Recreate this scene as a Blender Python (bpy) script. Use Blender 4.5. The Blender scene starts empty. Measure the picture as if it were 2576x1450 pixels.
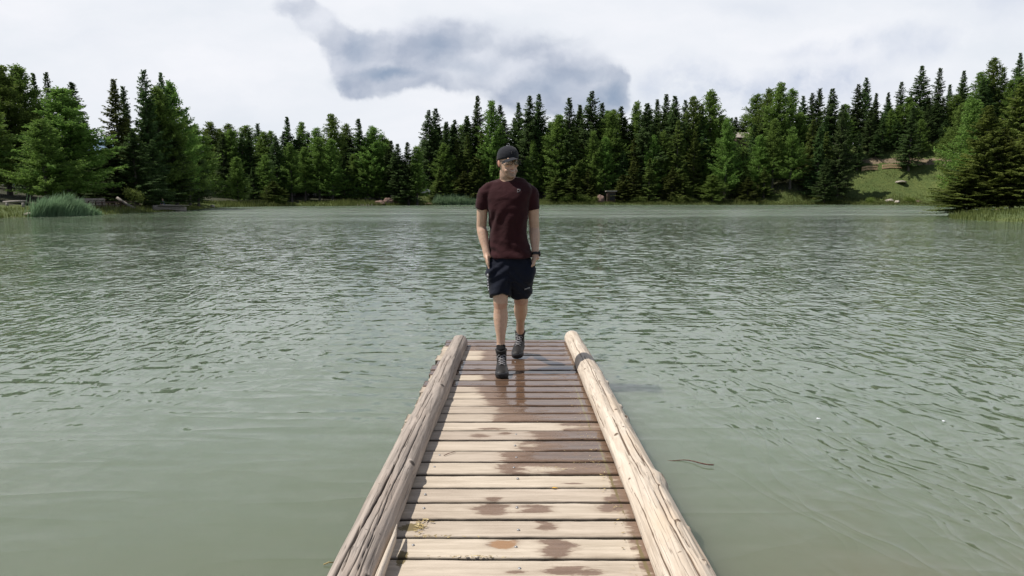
import bpy, bmesh, math, random, bisect
import numpy as np
from mathutils import Vector, Matrix, noise, Euler

R = math.radians
scene = bpy.context.scene
COL = scene.collection

# ------------------------------------------------------------------ camera
CAM_H = 1.60                      # eye above the water
F = 1717.0                        # focal length in units of a 2576 wide frame
PITCH = R(7.498)
cam_d = bpy.data.cameras.new("camera")
cam_d.sensor_width = 36.0
cam_d.lens = 36.0 * F / 2576.0
cam_d.clip_start = 0.05
cam_d.clip_end = 9000.0
cam = bpy.data.objects.new("camera", cam_d)
cam.location = (0, 0, CAM_H)
cam.rotation_euler = (R(90) - PITCH, 0, 0)
COL.objects.link(cam)
scene.camera = cam

# ------------------------------------------------------------------ light
SUN_EL = R(58)
SUN_DIR_H = Vector((0.997, 0.04))          # the way the light travels, seen from above
scene.view_settings.view_transform = 'Standard'
scene.view_settings.look = 'None'
scene.view_settings.exposure = 0.0
scene.view_settings.gamma = 1.0
sun_d = bpy.data.lights.new("sun", 'SUN')
sun_d.energy = 4.9
sun_d.angle = R(0.6)
sun_d.color = (1.0, 0.95, 0.87)
sun = bpy.data.objects.new("sun", sun_d)
ld = Vector((SUN_DIR_H.x * math.cos(SUN_EL), SUN_DIR_H.y * math.cos(SUN_EL), -math.sin(SUN_EL)))
sun.rotation_euler = ld.to_track_quat('-Z', 'Y').to_euler()
COL.objects.link(sun)


# ------------------------------------------------------------------ node helper
class NT:
    def __init__(s, tree):
        s.t = tree
        s.n = tree.nodes
        s.l = tree.links

    def put(s, sock, v):
        if isinstance(v, bpy.types.NodeSocket):
            s.l.new(v, sock)
        elif v is not None:
            if sock.type == 'RGBA' and hasattr(v, '__len__') and len(v) == 3:
                v = (*v, 1)
            sock.default_value = v

    def m(s, op, a, b=None, c=None, clamp=False):
        n = s.n.new('ShaderNodeMath')
        n.operation = op
        n.use_clamp = clamp
        for i, v in enumerate((a, b, c)):
            if v is not None:
                s.put(n.inputs[i], v)
        return n.outputs[0]

    def v(s, op, a, b=None, sc=None):
        n = s.n.new('ShaderNodeVectorMath')
        n.operation = op
        s.put(n.inputs[0], a)
        if b is not None:
            s.put(n.inputs[1], b)
        if sc is not None:
            s.put(n.inputs['Scale'], sc)
        return n.outputs['Value'] if op in ('LENGTH', 'DOT_PRODUCT', 'DISTANCE') else n.outputs[0]

    def xyz(s, a):
        n = s.n.new('ShaderNodeSeparateXYZ')
        s.put(n.inputs[0], a)
        return n.outputs

    def comb(s, x, y, z=0.0):
        n = s.n.new('ShaderNodeCombineXYZ')
        s.put(n.inputs[0], x), s.put(n.inputs[1], y), s.put(n.inputs[2], z)
        return n.outputs[0]

    def noise(s, vec, scale, detail=4, rough=0.55, dist=0.0, color=False):
        n = s.n.new('ShaderNodeTexNoise')
        s.put(n.inputs['Vector'], vec)
        n.inputs['Scale'].default_value = scale
        n.inputs['Detail'].default_value = detail
        n.inputs['Roughness'].default_value = rough
        n.inputs['Distortion'].default_value = dist
        return n.outputs[1] if color else n.outputs[0]

    def rng(s, v, a, b, c=0.0, d=1.0, smooth=False):
        n = s.n.new('ShaderNodeMapRange')
        n.interpolation_type = 'SMOOTHSTEP' if smooth else 'LINEAR'
        s.put(n.inputs[0], v)
        for i, k in enumerate((a, b, c, d)):
            s.put(n.inputs[i + 1], k)
        return n.outputs[0]

    def mix(s, f, a, b, mode='MIX'):
        n = s.n.new('ShaderNodeMix')
        n.data_type = 'RGBA'
        n.blend_type = mode
        s.put(n.inputs[0], f)
        s.put(n.inputs[6], a)
        s.put(n.inputs[7], b)
        return n.outputs[2]

    def ramp(s, f, stops):
        n = s.n.new('ShaderNodeValToRGB')
        s.put(n.inputs[0], f)
        e = n.color_ramp.elements
        while len(e) < len(stops):
            e.new(0.5)
        for i, (p, c) in enumerate(stops):
            e[i].position = p
            e[i].color = (*c, 1)
        return n.outputs[0]

    def attr(s, name):
        n = s.n.new('ShaderNodeAttribute')
        n.attribute_name = name
        return n.outputs['Fac']

    def bump(s, h, dist, strength=1.0, nrm=None):
        n = s.n.new('ShaderNodeBump')
        n.inputs['Distance'].default_value = dist
        s.put(n.inputs['Strength'], strength)
        s.put(n.inputs['Height'], h)
        if nrm is not None:
            s.put(n.inputs['Normal'], nrm)
        return n.outputs[0]


def material(name, **kw):
    m = bpy.data.materials.new(name)
    m.use_nodes = True
    t = NT(m.node_tree)
    b = t.n['Principled BSDF']
    for k, v in kw.items():
        b.inputs[k.replace('_', ' ')].default_value = (*v, 1) if hasattr(v, '__len__') and len(v) == 3 else v
    return m, t, b


def objco(t):
    return t.n.new('ShaderNodeTexCoord').outputs['Object']


def wpos(t):
    return t.n.new('ShaderNodeNewGeometry').outputs['Position']


# ------------------------------------------------------------------ sky
def ray_uv(px, py):
    """a direction of the front sky as (dx/dy, dz/dy)"""
    x, up = (px - 1288) / F, -(py - 725) / F
    c, s_ = math.cos(PITCH), math.sin(PITCH)
    yf = c + up * s_
    return x / yf, (up * c - s_) / yf


world = bpy.data.worlds.new("World")
scene.world = world
world.use_nodes = True
w = NT(world.node_tree)
bg = w.n['Background']
sky = w.n.new('ShaderNodeTexSky')
sky.sky_type = 'NISHITA'
sky.sun_disc = False
sky.sun_elevation = SUN_EL
sky.sun_rotation = math.atan2(-SUN_DIR_H.x, -SUN_DIR_H.y)
sky.altitude = 1400
blue = w.v('SCALE', sky.outputs[0], sc=0.062)
gen = w.n.new('ShaderNodeTexCoord').outputs['Generated']
d = w.xyz(gen)
dyc = w.m('MAXIMUM', d[1], 0.05)
front = w.rng(d[1], 0.05, 0.25, smooth=True)
u = w.m('DIVIDE', d[0], dyc)
vv = w.m('DIVIDE', d[2], dyc)
uv = w.comb(u, vv, 0.0)
wn = w.noise(uv, 5.0, 6, 0.6, color=True)
wn2 = w.noise(uv, 22.0, 5, 0.6, color=True)
off = w.v('ADD', w.v('SCALE', w.v('SUBTRACT', wn, (0.5, 0.5, 0.5)), sc=0.07),
          w.v('SCALE', w.v('SUBTRACT', wn2, (0.5, 0.5, 0.5)), sc=0.028))
uvd = w.v('ADD', uv, w.v('MULTIPLY', off, (1.0, 0.8, 0.0)))


def blob(px, py, rx, ry, strength=1.0, soft=0.25, rot=0.0, hard=False):
    u0, v0 = ray_uv(px, py)
    dd = w.v('SUBTRACT', uvd, (u0, v0, 0))
    if rot:
        n = w.n.new('ShaderNodeVectorRotate')
        n.rotation_type = 'Z_AXIS'
        w.put(n.inputs['Vector'], dd)
        n.inputs['Angle'].default_value = R(rot)
        dd = n.outputs[0]
    dd = w.v('MULTIPLY', dd, (F / rx, F / ry, 0))
    ln = w.v('LENGTH', dd)
    return w.rng(ln, 1.0, soft, 0.0, strength, smooth=True)


def total(lst):
    r = lst[0]
    for x in lst[1:]:
        r = w.m('ADD', r, x)
    return r


body_blobs = [blob(745, 35, 85, 42, .85, .3, 20), blob(800, 65, 95, 52, .9, .3, 30), blob(870, 125, 90, 62, .85, .3, 20),
              blob(905, 185, 85, 66, .9, .5), blob(1000, 145, 165, 88, .9, .3), blob(1110, 120, 150, 105, .85, .3),
              blob(1230, 175, 180, 95, .9, .3), blob(1370, 200, 170, 85, .75, .35), blob(1490, 215, 130, 90, .8, .4),
              blob(1545, 225, 66, 62, .7, .4), blob(1370, 260, 200, 50, .6, .3), blob(1250, 105, 200, 85, .55, .1), blob(1420, 130, 170, 70, .5, .1), blob(1500, 262, 120, 40, .8, .3), blob(1080, 195, 150, 50, .8, .3), blob(960, 225, 120, 36, .8, .3)]
core_blobs = [blob(985, 191, 110, 20, .95, .1), blob(900, 130, 60, 60, .5, .1), blob(1100, 125, 80, 60, .5, 0),
              blob(1430, 190, 150, 26, .45, 0), blob(1370, 225, 120, 34, .65, .1), blob(1520, 245, 90, 40, .6, .1),
              blob(1190, 175, 110, 30, .45, 0), blob(1560, 235, 50, 50, .4, .1), blob(870, 205, 60, 30, .3, 0)]
side_blobs = [blob(1720, 215, 150, 85, .75, .1), blob(1840, 250, 150, 60, .6, .1), blob(2200, 150, 330, 60, .22, 0, -10),
              blob(2420, 100, 260, 45, .2, 0, -14), blob(2050, 210, 280, 70, .6, .1), blob(2150, 110, 300, 40, .45, 0, -8), blob(1900, 20, 300, 40, .12, 0),
              blob(2500, 10, 300, 60, .25, 0), blob(210, 100, 140, 50, .1, 0), blob(560, 250, 260, 110, .08, 0)]
puff = w.noise(w.v('MULTIPLY', uvd, (1.0, 1.35, 1.0)), 11.0, 8, 0.62)
bodym = w.m('ADD', w.m('MULTIPLY', total(body_blobs), 1.15), w.m('MULTIPLY', w.m('SUBTRACT', puff, 0.5), 1.0))
bodym = w.rng(bodym, 0.12, 1.05, smooth=True)
tex = w.rng(w.noise(w.v('ADD', uvd, (3.0, 0.02, 0)), 10.0, 8, 0.6), 0.34, 0.66, 0.6, 1.12)
bodym = w.m('MULTIPLY', bodym, tex)
corem = w.m('MULTIPLY', w.m('MINIMUM', total(core_blobs), 1.0), w.rng(w.noise(w.v('MULTIPLY', uvd, (1, 2.2, 1)), 12.0, 6, 0.55), 0.30, 0.60, 0.45, 1.1))
sidem = w.m('MULTIPLY', w.m('MINIMUM', total(side_blobs), 1.0), w.rng(w.noise(uvd, 6.0, 6, 0.6), 0.38, 0.62, 0.0, 1.6))
# soft streaky base cloud sheet
sheet = w.noise(w.v('MULTIPLY', uvd, (1.0, 3.0, 1.0)), 2.6, 6, 0.55)
base_c = w.mix(w.rng(sheet, 0.3, 0.68), (0.93, 0.94, 0.985), (0.78, 0.825, 0.89))
# billows: lit tops, grey undersides
uvs = w.v('MULTIPLY', uvd, (0.75, 1.25, 1.0))
na = w.noise(uvs, 8.5, 5, 0.45)
nb_ = w.noise(w.v('ADD', uvs, (-0.008, 0.026, 0.0)), 8.5, 5, 0.45)
lit = w.rng(w.m('SUBTRACT', na, nb_), -0.17, 0.17, smooth=True)
hgt_ = w.rng(vv, 0.13, 0.30, -0.35, 0.35)
lit = w.m('ADD', lit, hgt_, clamp=True)
cloudc = w.mix(lit, (0.41, 0.465, 0.58), (0.76, 0.79, 0.87))
c1 = w.mix(w.m('MULTIPLY', w.m('MULTIPLY', bodym, 1.0, clamp=True), front, clamp=True), base_c, cloudc)
c1 = w.mix(w.m('MULTIPLY', w.m('MULTIPLY', corem, 0.8, clamp=True), front), c1, (0.22, 0.31, 0.45))
c1 = w.mix(w.m('MULTIPLY', w.m('MULTIPLY', sidem, 1.0, clamp=True), front), c1, (0.52, 0.59, 0.74))
# the cloud sheet covers the low sky; overhead it breaks up into blue
cn = w.noise(w.v('MULTIPLY', gen, (1.6, 1.6, 3.0)), 1.7, 4, 0.55)
cover = w.rng(w.m('ADD', d[2], w.m('MULTIPLY', w.m('SUBTRACT', cn, 0.5), 0.30)), 0.56, 0.78, 1.0, 0.12, smooth=True)
cover = w.m('MULTIPLY', cover, w.rng(d[1], -0.35, 0.25, 0.25, 1.0, smooth=True))   # unseen cloud behind the viewer thinned to lower the fill light
w.put(bg.inputs[0], w.mix(cover, blue, c1))
bg.inputs[1].default_value = 1.0


# ------------------------------------------------------------------ object helpers
def tag(o, label=None, cat=None, group=None, kind=None):
    if label:
        o['label'] = label
    if cat:
        o['category'] = cat
    if group:
        o['group'] = group
    if kind:
        o['kind'] = kind
    return o


def empty(name, loc, label=None, cat=None, group=None, rz=0.0):
    o = bpy.data.objects.new(name, None)
    o.empty_display_size = 0.2
    o.location = loc
    o.rotation_euler = (0, 0, rz)
    COL.objects.link(o)
    return tag(o, label, cat, group)


def link(name, me, mat=None, parent=None, smooth=True, loc=None):
    o = bpy.data.objects.new(name, me)
    COL.objects.link(o)
    if mat is not None and not me.materials:
        for mm in (mat if isinstance(mat, (list, tuple)) else [mat]):
            me.materials.append(mm)
    if smooth:
        me.polygons.foreach_set('use_smooth', [True] * len(me.polygons))
    if parent is not None:
        o.parent = parent
    if loc is not None:
        o.location = loc
    return o


def quads_mesh(name, V, Q, attrs=None):
    V = np.asarray(V, dtype=np.float32)
    Q = np.asarray(Q, dtype=np.int32)
    k = Q.shape[1]
    me = bpy.data.meshes.new(name)
    me.vertices.add(len(V))
    me.vertices.foreach_set('co', V.ravel())
    me.loops.add(Q.size)
    me.loops.foreach_set('vertex_index', Q.ravel())
    me.polygons.add(len(Q))
    me.polygons.foreach_set('loop_start', np.arange(len(Q), dtype=np.int32) * k)
    if attrs:
        for an, av in attrs.items():
            a = me.attributes.new(an, 'FLOAT', 'POINT')
            a.data.foreach_set('value', np.asarray(av, dtype=np.float32))
    me.update(calc_edges=True)
    me.validate()
    return me


def grid_faces(nr, nc, wrap=False, base=0):
    """rows x columns of vertices -> quads"""
    f = []
    cc = nc if wrap else nc - 1
    for i in range(nr - 1):
        for j in range(cc):
            a = base + i * nc + j
            b = base + i * nc + (j + 1) % nc
            f.append((a, b, b + nc, a + nc))
    return f


def ring_tube(pts, radii, seg=8, up=Vector((0, 0, 1)), cap=True, ratio=1.0):
    """tube through pts; returns verts, faces (quads with degenerate-free caps as fans)"""
    V, Fc = [], []
    n = len(pts)
    pts = [Vector(p) for p in pts]
    prev = None
    for i, p in enumerate(pts):
        tdir = (pts[min(i + 1, n - 1)] - pts[max(i - 1, 0)]).normalized()
        ref = prev if prev is not None else (up if abs(tdir.dot(up)) < 0.9 else Vector((1, 0, 0)))
        a = (ref - tdir * ref.dot(tdir)).normalized()
        prev = a
        b = tdir.cross(a)
        r = radii[i] if hasattr(radii, '__len__') else radii
        for j in range(seg):
            th = 2 * math.pi * j / seg
            V.append(p + a * math.cos(th) * r + b * math.sin(th) * r * ratio)
    for i in range(n - 1):
        for j in range(seg):
            k = (j + 1) % seg
            Fc.append((i * seg + j, i * seg + k, (i + 1) * seg + k, (i + 1) * seg + j))
    if cap:
        Fc.append(tuple(range(seg))[::-1])
        Fc.append(tuple((n - 1) * seg + j for j in range(seg)))
    return V, Fc


class MB:
    """collects several shapes into ONE mesh"""
    def __init__(s):
        s.V, s.F = [], []

    def add(s, V, Fc):
        b = len(s.V)
        s.V += [Vector(v) for v in V]
        s.F += [tuple(b + i for i in f) for f in Fc]
        return s

    def tube(s, pts, radii, seg=8, **k):
        return s.add(*ring_tube(pts, radii, seg, **k))

    def box(s, c, size, rot=None, bev=0.0):
        bm = bmesh.new()
        bmesh.ops.create_cube(bm, size=1)
        for v in bm.verts:
            v.co = Vector((v.co.x * size[0], v.co.y * size[1], v.co.z * size[2]))
        if bev:
            bmesh.ops.bevel(bm, geom=list(bm.edges), offset=bev, segments=2, affect='EDGES', profile=0.6)
        if rot is not None:
            bmesh.ops.rotate(bm, verts=bm.verts, cent=(0, 0, 0), matrix=rot.to_matrix() if isinstance(rot, Euler) else rot)
        bm.verts.index_update()
        V = [v.co + Vector(c) for v in bm.verts]
        Fc = [tuple(v.index for v in f.verts) for f in bm.faces]
        bm.free()
        return s.add(V, Fc)

    def ball(s, c, r, rot=None, sub=3):
        bm = bmesh.new()
        bmesh.ops.create_icosphere(bm, subdivisions=sub, radius=1)
        bm.verts.index_update()
        r = Vector(r) if hasattr(r, '__len__') else Vector((r, r, r))
        V = []
        for v in bm.verts:
            q = Vector((v.co.x * r.x, v.co.y * r.y, v.co.z * r.z))
            if rot is not None:
                q = rot @ q
            V.append(q + Vector(c))
        Fc = [tuple(v.index for v in f.verts) for f in bm.faces]
        bm.free()
        return s.add(V, Fc)

    def mesh(s, name):
        me = bpy.data.meshes.new(name)
        me.from_pydata([tuple(v) for v in s.V], [], s.F)
        me.update()
        return me

    def build(s, name, mat, parent=None, smooth=True):
        return link(name, s.mesh(name), mat, parent, smooth)


# ------------------------------------------------------------------ geometry of the view (where things stand)
def ground_pt(px, py, z=0.0):
    uu, vv_ = ray_uv(px, py)
    t = (z - CAM_H) / vv_
    return Vector((uu * t, t, z))


def at(px, py, Y):
    uu, vv_ = ray_uv(px, py)
    return Vector((uu * Y, Y, CAM_H + vv_ * Y))


# ================================================================== MATERIALS OF THE SETTING
def mat_water():
    m, t, b = material('water_surface', Roughness=0.035, IOR=1.38)
    p = wpos(t)
    q = t.xyz(p)

    # crests bend a little
    pw_ = t.v('ADD', p, t.v('SCALE', t.v('SUBTRACT', t.noise(p, 0.55, 3, 0.5, color=True), (0.5, 0.5, 0.5)), sc=0.9))

    def turned(deg, sx, sy):
        rot = t.n.new('ShaderNodeVectorRotate')
        rot.rotation_type = 'Z_AXIS'
        t.put(rot.inputs['Vector'], pw_)
        rot.inputs['Angle'].default_value = R(deg)
        return t.v('MULTIPLY', rot.outputs[0], (sx, sy, 1))

    # calm and ruffled patches, sheltered water beside the pier
    patch = t.noise(t.v('MULTIPLY', p, (0.35, 1.0, 1)), 0.13, 3, 0.5)
    ruffle = t.rng(patch, 0.36, 0.62, 0.75, 1.2, smooth=True)
    wx = t.m('ABSOLUTE', t.m('SUBTRACT', q[0], 0.5))
    lee = t.rng(t.m('ADD', q[1], t.m('MULTIPLY', wx, 0.6)), 3.2, 8.0, 0.34, 1.0, smooth=True)
    right = t.rng(q[0], 0.8, 2.2, 0.0, 0.55, smooth=True)
    lee = t.m('MINIMUM', t.m('ADD', lee, right), 1.0)
    amp = t.m('MULTIPLY', ruffle, lee)
    # ripples too small to model one by one roughen the open water; it is calmer in the lee of the right point
    calm = t.m('MULTIPLY', t.rng(q[0], -6.0, 6.0, smooth=True), t.m('MULTIPLY', t.rng(q[1], 24.0, 34.0, smooth=True), t.rng(t.m('ADD', q[1], t.m('MULTIPLY', t.m('SUBTRACT', patch, .5), 8)), 60.0, 50.0, smooth=True)))
    calm = t.m('MAXIMUM', calm, t.rng(t.m('DIVIDE', q[0], t.m('ADD', q[1], 1.0)), -0.40, -0.50, smooth=True))
    rgh = t.rng(q[1], 9.0, 80.0, 0.04, 0.25)
    rgh = t.m('MULTIPLY', rgh, t.rng(patch, 0.4, 0.6, 0.82, 1.1))
    rgh = t.m('MULTIPLY', rgh, t.m('SUBTRACT', 1.0, t.m('MULTIPLY', calm, 0.45)))
    t.put(b.inputs['Roughness'], rgh)
    # long crests (height field); they run out from the shore on both sides of the pier
    def crest(vec, scale, dist, pw=2.5):
        n = t.noise(vec, scale, 1.5, 0.5, dist)
        return t.m('POWER', t.m('SUBTRACT', 1.0, t.m('ABSOLUTE', t.m('MULTIPLY', t.m('SUBTRACT', n, 0.5), 3.0)), clamp=True), pw)
    side = t.rng(t.m('DIVIDE', t.m('ABSOLUTE', q[0]), t.m('ADD', q[1], 2.0)), 0.10, 0.38, 0.25, 1.0, smooth=True)
    open_ = t.rng(t.m('ADD', q[1], t.m('MULTIPLY', t.m('MAXIMUM', t.m('SUBTRACT', q[0], 0.4), 0.0), 3.2)), 4.0, 7.5, 0.12, 1.0, smooth=True)
    n1 = crest(turned(8, 1.0, 0.13), 4.3, 0.25)
    n4 = crest(turned(-17, 1.0, 0.14), 5.4, 0.25)
    n3 = crest(t.v('MULTIPLY', p, (0.22, 1.0, 1)), 2.6, 0.3, 1.6)
    n5 = t.noise(turned(5, 1.0, 0.35), 1.5, 2, 0.5, 0.4)
    h = t.m('ADD', t.m('MULTIPLY', n1, 0.0076), t.m('MULTIPLY', n4, 0.0058))
    h = t.m('ADD', t.m('MULTIPLY', t.m('MULTIPLY', h, side), open_), t.m('MULTIPLY', n3, t.rng(open_, 0.12, 1.0, 0.012, 0.006)))
    h = t.m('MULTIPLY', t.m('ADD', h, t.m('MULTIPLY', n5, 0.022)), amp)
    nb = t.bump(h, 1.0, 1.0)
    # small chop: slopes straight from noise, so it does not fade out far away
    s1 = t.v('SUBTRACT', t.noise(t.v('MULTIPLY', p, (0.6, 1.0, 1)), 10.0, 2, 0.6, 0.3, color=True), (0.5, 0.5, 0.5))
    s2 = t.v('SUBTRACT', t.noise(t.v('MULTIPLY', p, (0.5, 0.8, 1)), 4.8, 2, 0.6, 0.3, color=True), (0.5, 0.5, 0.5))
    fary = t.rng(q[1], 8.0, 24.0, 0.3, 1.0, smooth=True)
    sl = t.v('ADD', t.v('SCALE', s1, sc=0.34), t.v('SCALE', s2, sc=t.m('MULTIPLY', fary, 0.50)))
    sl = t.v('SCALE', sl, sc=amp)
    nn = t.v('NORMALIZE', t.v('ADD', nb, t.v('MULTIPLY', sl, (0.8, 1.0, 0.0))))
    t.put(b.inputs['Normal'], nn)
    # milky green, browner in the shallows
    sed = t.noise(t.v('MULTIPLY', p, (0.5, 1.0, 1)), 0.5, 4, 0.55)
    near = t.rng(q[1], 1.5, 5.5, 1.0, 0.0, smooth=True)
    col = t.mix(t.rng(sed, 0.35, 0.7), (0.108, 0.144, 0.096), (0.126, 0.163, 0.114))
    col = t.mix(t.m('MULTIPLY', near, t.rng(sed, 0.3, 0.7, 0.35, 1.0)), col, (0.108, 0.118, 0.070))
    # sandy shallows to the right of the pier
    sand = t.m('MULTIPLY', t.rng(q[0], 0.6, 2.4, smooth=True), t.rng(t.m('ADD', q[1], t.m('MULTIPLY', q[0], 0.25)), 4.6, 2.2, smooth=True))
    col = t.mix(t.m('MULTIPLY', sand, t.rng(t.noise(p, 1.1, 4, 0.6), 0.38, 0.62, 0.1, 1.0)), col, (0.135, 0.112, 0.068))
    t.put(b.inputs['Base Color'], col)
    # light spreads inside the milky water, so shadows on it stay soft
    b.subsurface_method = 'BURLEY'
    b.inputs['Subsurface Weight'].default_value = 0.85
    b.inputs['Subsurface Radius'].default_value = (0.30, 0.42, 0.34)
    b.inputs['Subsurface Scale'].default_value = 1.0
    return m


def mat_terrain():
    m, t, b = material('bank_ground', Roughness=0.95)
    p = wpos(t)
    q = t.xyz(p)
    n = t.noise(p, 0.35, 6, 0.6)
    n2 = t.noise(p, 2.6, 5, 0.6)
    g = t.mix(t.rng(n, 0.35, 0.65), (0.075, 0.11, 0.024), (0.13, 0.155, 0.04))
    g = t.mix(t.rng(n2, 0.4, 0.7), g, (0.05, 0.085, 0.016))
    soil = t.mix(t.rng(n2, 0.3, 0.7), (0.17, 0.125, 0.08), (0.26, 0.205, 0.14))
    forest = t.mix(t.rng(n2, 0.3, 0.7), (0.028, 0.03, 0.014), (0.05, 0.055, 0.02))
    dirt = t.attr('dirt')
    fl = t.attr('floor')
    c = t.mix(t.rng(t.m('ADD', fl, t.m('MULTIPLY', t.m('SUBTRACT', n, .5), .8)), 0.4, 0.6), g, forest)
    c = t.mix(t.rng(t.m('ADD', dirt, t.m('MULTIPLY', t.m('SUBTRACT', n2, .5), .7)), 0.42, 0.6), c, soil)
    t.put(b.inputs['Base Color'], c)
    hh = t.noise(p, 6.0, 5, 0.7)
    t.put(b.inputs['Normal'], t.bump(hh, 0.25, 0.8))
    return m


def mat_foliage(name, dark, light, tip=None):
    m, t, b = material(name, Roughness=0.75)
    b.inputs['Specular IOR Level'].default_value = 0.25
    isl = t.n.new('ShaderNodeNewGeometry').outputs['Random Per Island']
    oi = t.n.new('ShaderNodeObjectInfo').outputs['Random']
    n = t.noise(objco(t), 0.55, 3, 0.6)
    f = t.m('ADD', t.m('MULTIPLY', isl, 0.55), t.m('MULTIPLY', t.rng(n, 0.3, 0.7), 0.45))
    c = t.mix(f, dark, light)
    hsv = t.n.new('ShaderNodeHueSaturation')
    t.put(hsv.inputs['Color'], c)
    t.put(hsv.inputs['Hue'], t.rng(oi, 0, 1, 0.485, 0.515))
    t.put(hsv.inputs['Value'], t.rng(oi, 0, 1, 0.72, 1.2))
    t.put(b.inputs['Base Color'], hsv.outputs[0])
    # thin needles let some light through
    tr = t.n.new('ShaderNodeBsdfTranslucent')
    t.put(tr.inputs[0], hsv.outputs[0])
    mx = t.n.new('ShaderNodeMixShader')
    mx.inputs[0].default_value = 0.42
    t.l.new(b.outputs[0], mx.inputs[1])
    t.l.new(tr.outputs[0], mx.inputs[2])
    t.l.new(mx.outputs[0], t.n['Material Output'].inputs[0])
    return m


def mat_bark(name, c1, c2, scale=3.0):
    m, t, b = material(name, Roughness=0.9)
    p = objco(t)
    n = t.noise(t.v('MULTIPLY', p, (1, 1, 0.25)), scale, 5, 0.65)
    t.put(b.inputs['Base Color'], t.mix(t.rng(n, 0.35, 0.65), c1, c2))
    t.put(b.inputs['Normal'], t.bump(n, 0.05, 0.8))
    return m


M_WATER = mat_water()
M_TERRAIN = mat_terrain()
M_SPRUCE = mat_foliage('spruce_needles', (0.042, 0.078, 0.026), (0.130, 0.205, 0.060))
M_SPRUCE2 = mat_foliage('yellowish_spruce_needles', (0.055, 0.085, 0.020), (0.20, 0.25, 0.055))  # lighter, yellower needles for some of the spruces
M_LARCH = mat_foliage('larch_needles', (0.072, 0.128, 0.028), (0.24, 0.36, 0.075))
M_NEARSPRUCE = mat_foliage('near_spruce_needles', (0.07, 0.105, 0.022), (0.25, 0.31, 0.065))
M_BUSH = mat_foliage('bush_leaves', (0.10, 0.15, 0.03), (0.27, 0.35, 0.09))
M_REED = mat_foliage('reed_blades', (0.09, 0.145, 0.075), (0.26, 0.37, 0.21))
M_GRASS = mat_foliage('shore_grass', (0.075, 0.10, 0.025), (0.20, 0.22, 0.07))
M_BARK = mat_bark('conifer_bark', (0.055, 0.045, 0.038), (0.16, 0.14, 0.125))

# ================================================================== SETTING: terrain, water
def wp(px, py):
    p = ground_pt(px, py)
    return (p.x, p.y)


LAKE = [(-40, -60), (-75, -20), (-78, 20), wp(-260, 568), wp(0, 548.5), wp(100, 546), wp(190, 543.5), wp(300, 538), wp(380, 534.5),
        wp(470, 529.5), wp(515, 524.5), wp(560, 521.5), wp(660, 519.8), wp(760, 518.8), wp(900, 518.2), wp(990, 517.4),
        wp(1080, 516.4), wp(1200, 515.6), wp(1400, 515.6), wp(1700, 515.8), wp(1900, 515.6), wp(2130, 515.4), wp(2330, 515.8),
        wp(2450, 518.5), (85, 118), (68, 92), (55, 74), wp(2392, 546), wp(2400, 551), wp(2450, 555), wp(2576, 559), wp(2700, 566), (62, 35), (75, 10), (60, -60)]
LK = np.array(LAKE)


def sdist(X, Y):
    """signed distance to the shoreline, positive on land"""
    X = np.asarray(X, float)
    Y = np.asarray(Y, float)
    dm = np.full(X.shape, 1e9)
    inside = np.zeros(X.shape, bool)
    n = len(LK)
    for i in range(n):
        ax, ay = LK[i]
        bx, by = LK[(i + 1) % n]
        ex, ey = bx - ax, by - ay
        tt = np.clip(((X - ax) * ex + (Y - ay) * ey) / (ex * ex + ey * ey), 0, 1)
        dm = np.minimum(dm, np.hypot(X - ax - tt * ex, Y - ay - tt * ey))
        c = ((ay > Y) != (by > Y)) & (X < (bx - ax) * (Y - ay) / (by - ay + 1e-12) + ax)
        inside ^= c
    return np.where(inside, -dm, dm)


def sstep(a, b, x):
    t = np.clip((x - a) / (b - a), 0, 1)
    return t * t * (3 - 2 * t)


def wob(X, Y, s, seed=0.0):
    return (np.sin(X / s + seed) * np.cos(Y / (s * 1.3) + 1.7 * seed) + 0.5 * np.sin(X / (s * .43) + Y / (s * .6) + 3 * seed)) / 1.5


def height(X, Y, d=None):
    X = np.asarray(X, float)
    Y = np.asarray(Y, float)
    if d is None:
        d = sdist(X, Y)
    d = d + 0.5 * wob(X, Y, 2.3, 0.7) + 0.25 * wob(X, Y, 0.9, 2.7)
    land = 0.32 * sstep(0, 1.6, d) + 0.055 * np.clip(d, 0, 14) + 0.012 * np.clip(d, 0, 200)
    ratio = X / np.maximum(Y, 20)
    # wooded hill on the right with the grassy slope
    far = sstep(110, 135, Y)
    hr = 10.5 * sstep(1.5, 34, d) * sstep(0.33, 0.52, ratio) * far
    hr += 3.2 * sstep(1.0, 10, d) * sstep(0.33, 0.40, ratio) * far * (1 - sstep(0.41, 0.44, ratio))
    hr += 8.5 * sstep(26, 60, d) * sstep(0.24, 0.34, ratio) * far * (1 - sstep(.39, .44, ratio))
    hr += 1.7 * sstep(1, 7, d) * sstep(-.185, -.165, ratio) * (1 - sstep(-.125, -.11, ratio)) * far
    hl = 2.5 * sstep(8, 40, d)
    hc = 3.0 * sstep(3, 30, d) * sstep(-0.2, -0.08, ratio) * far
    z = np.where(d > 0, land + hr + hl + hc + 0.10 * wob(X, Y, 5.0, 1.1) * sstep(1, 5, d), np.maximum(d * 0.22, -1.6))
    return z


TG = {}


def gz(x, y):
    """height of the ground sheet at a point"""
    xs, ys, Z = TG['x'], TG['y'], TG['z']
    i = min(max(bisect.bisect_right(xs, x) - 1, 0), len(xs) - 2)
    j = min(max(bisect.bisect_right(ys, y) - 1, 0), len(ys) - 2)
    fx, fy = (x - xs[i]) / (xs[i + 1] - xs[i]), (y - ys[j]) / (ys[j + 1] - ys[j])
    return (Z[j][i] * (1 - fx) + Z[j][i + 1] * fx) * (1 - fy) + (Z[j + 1][i] * (1 - fx) + Z[j + 1][i + 1] * fx) * fy


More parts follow.
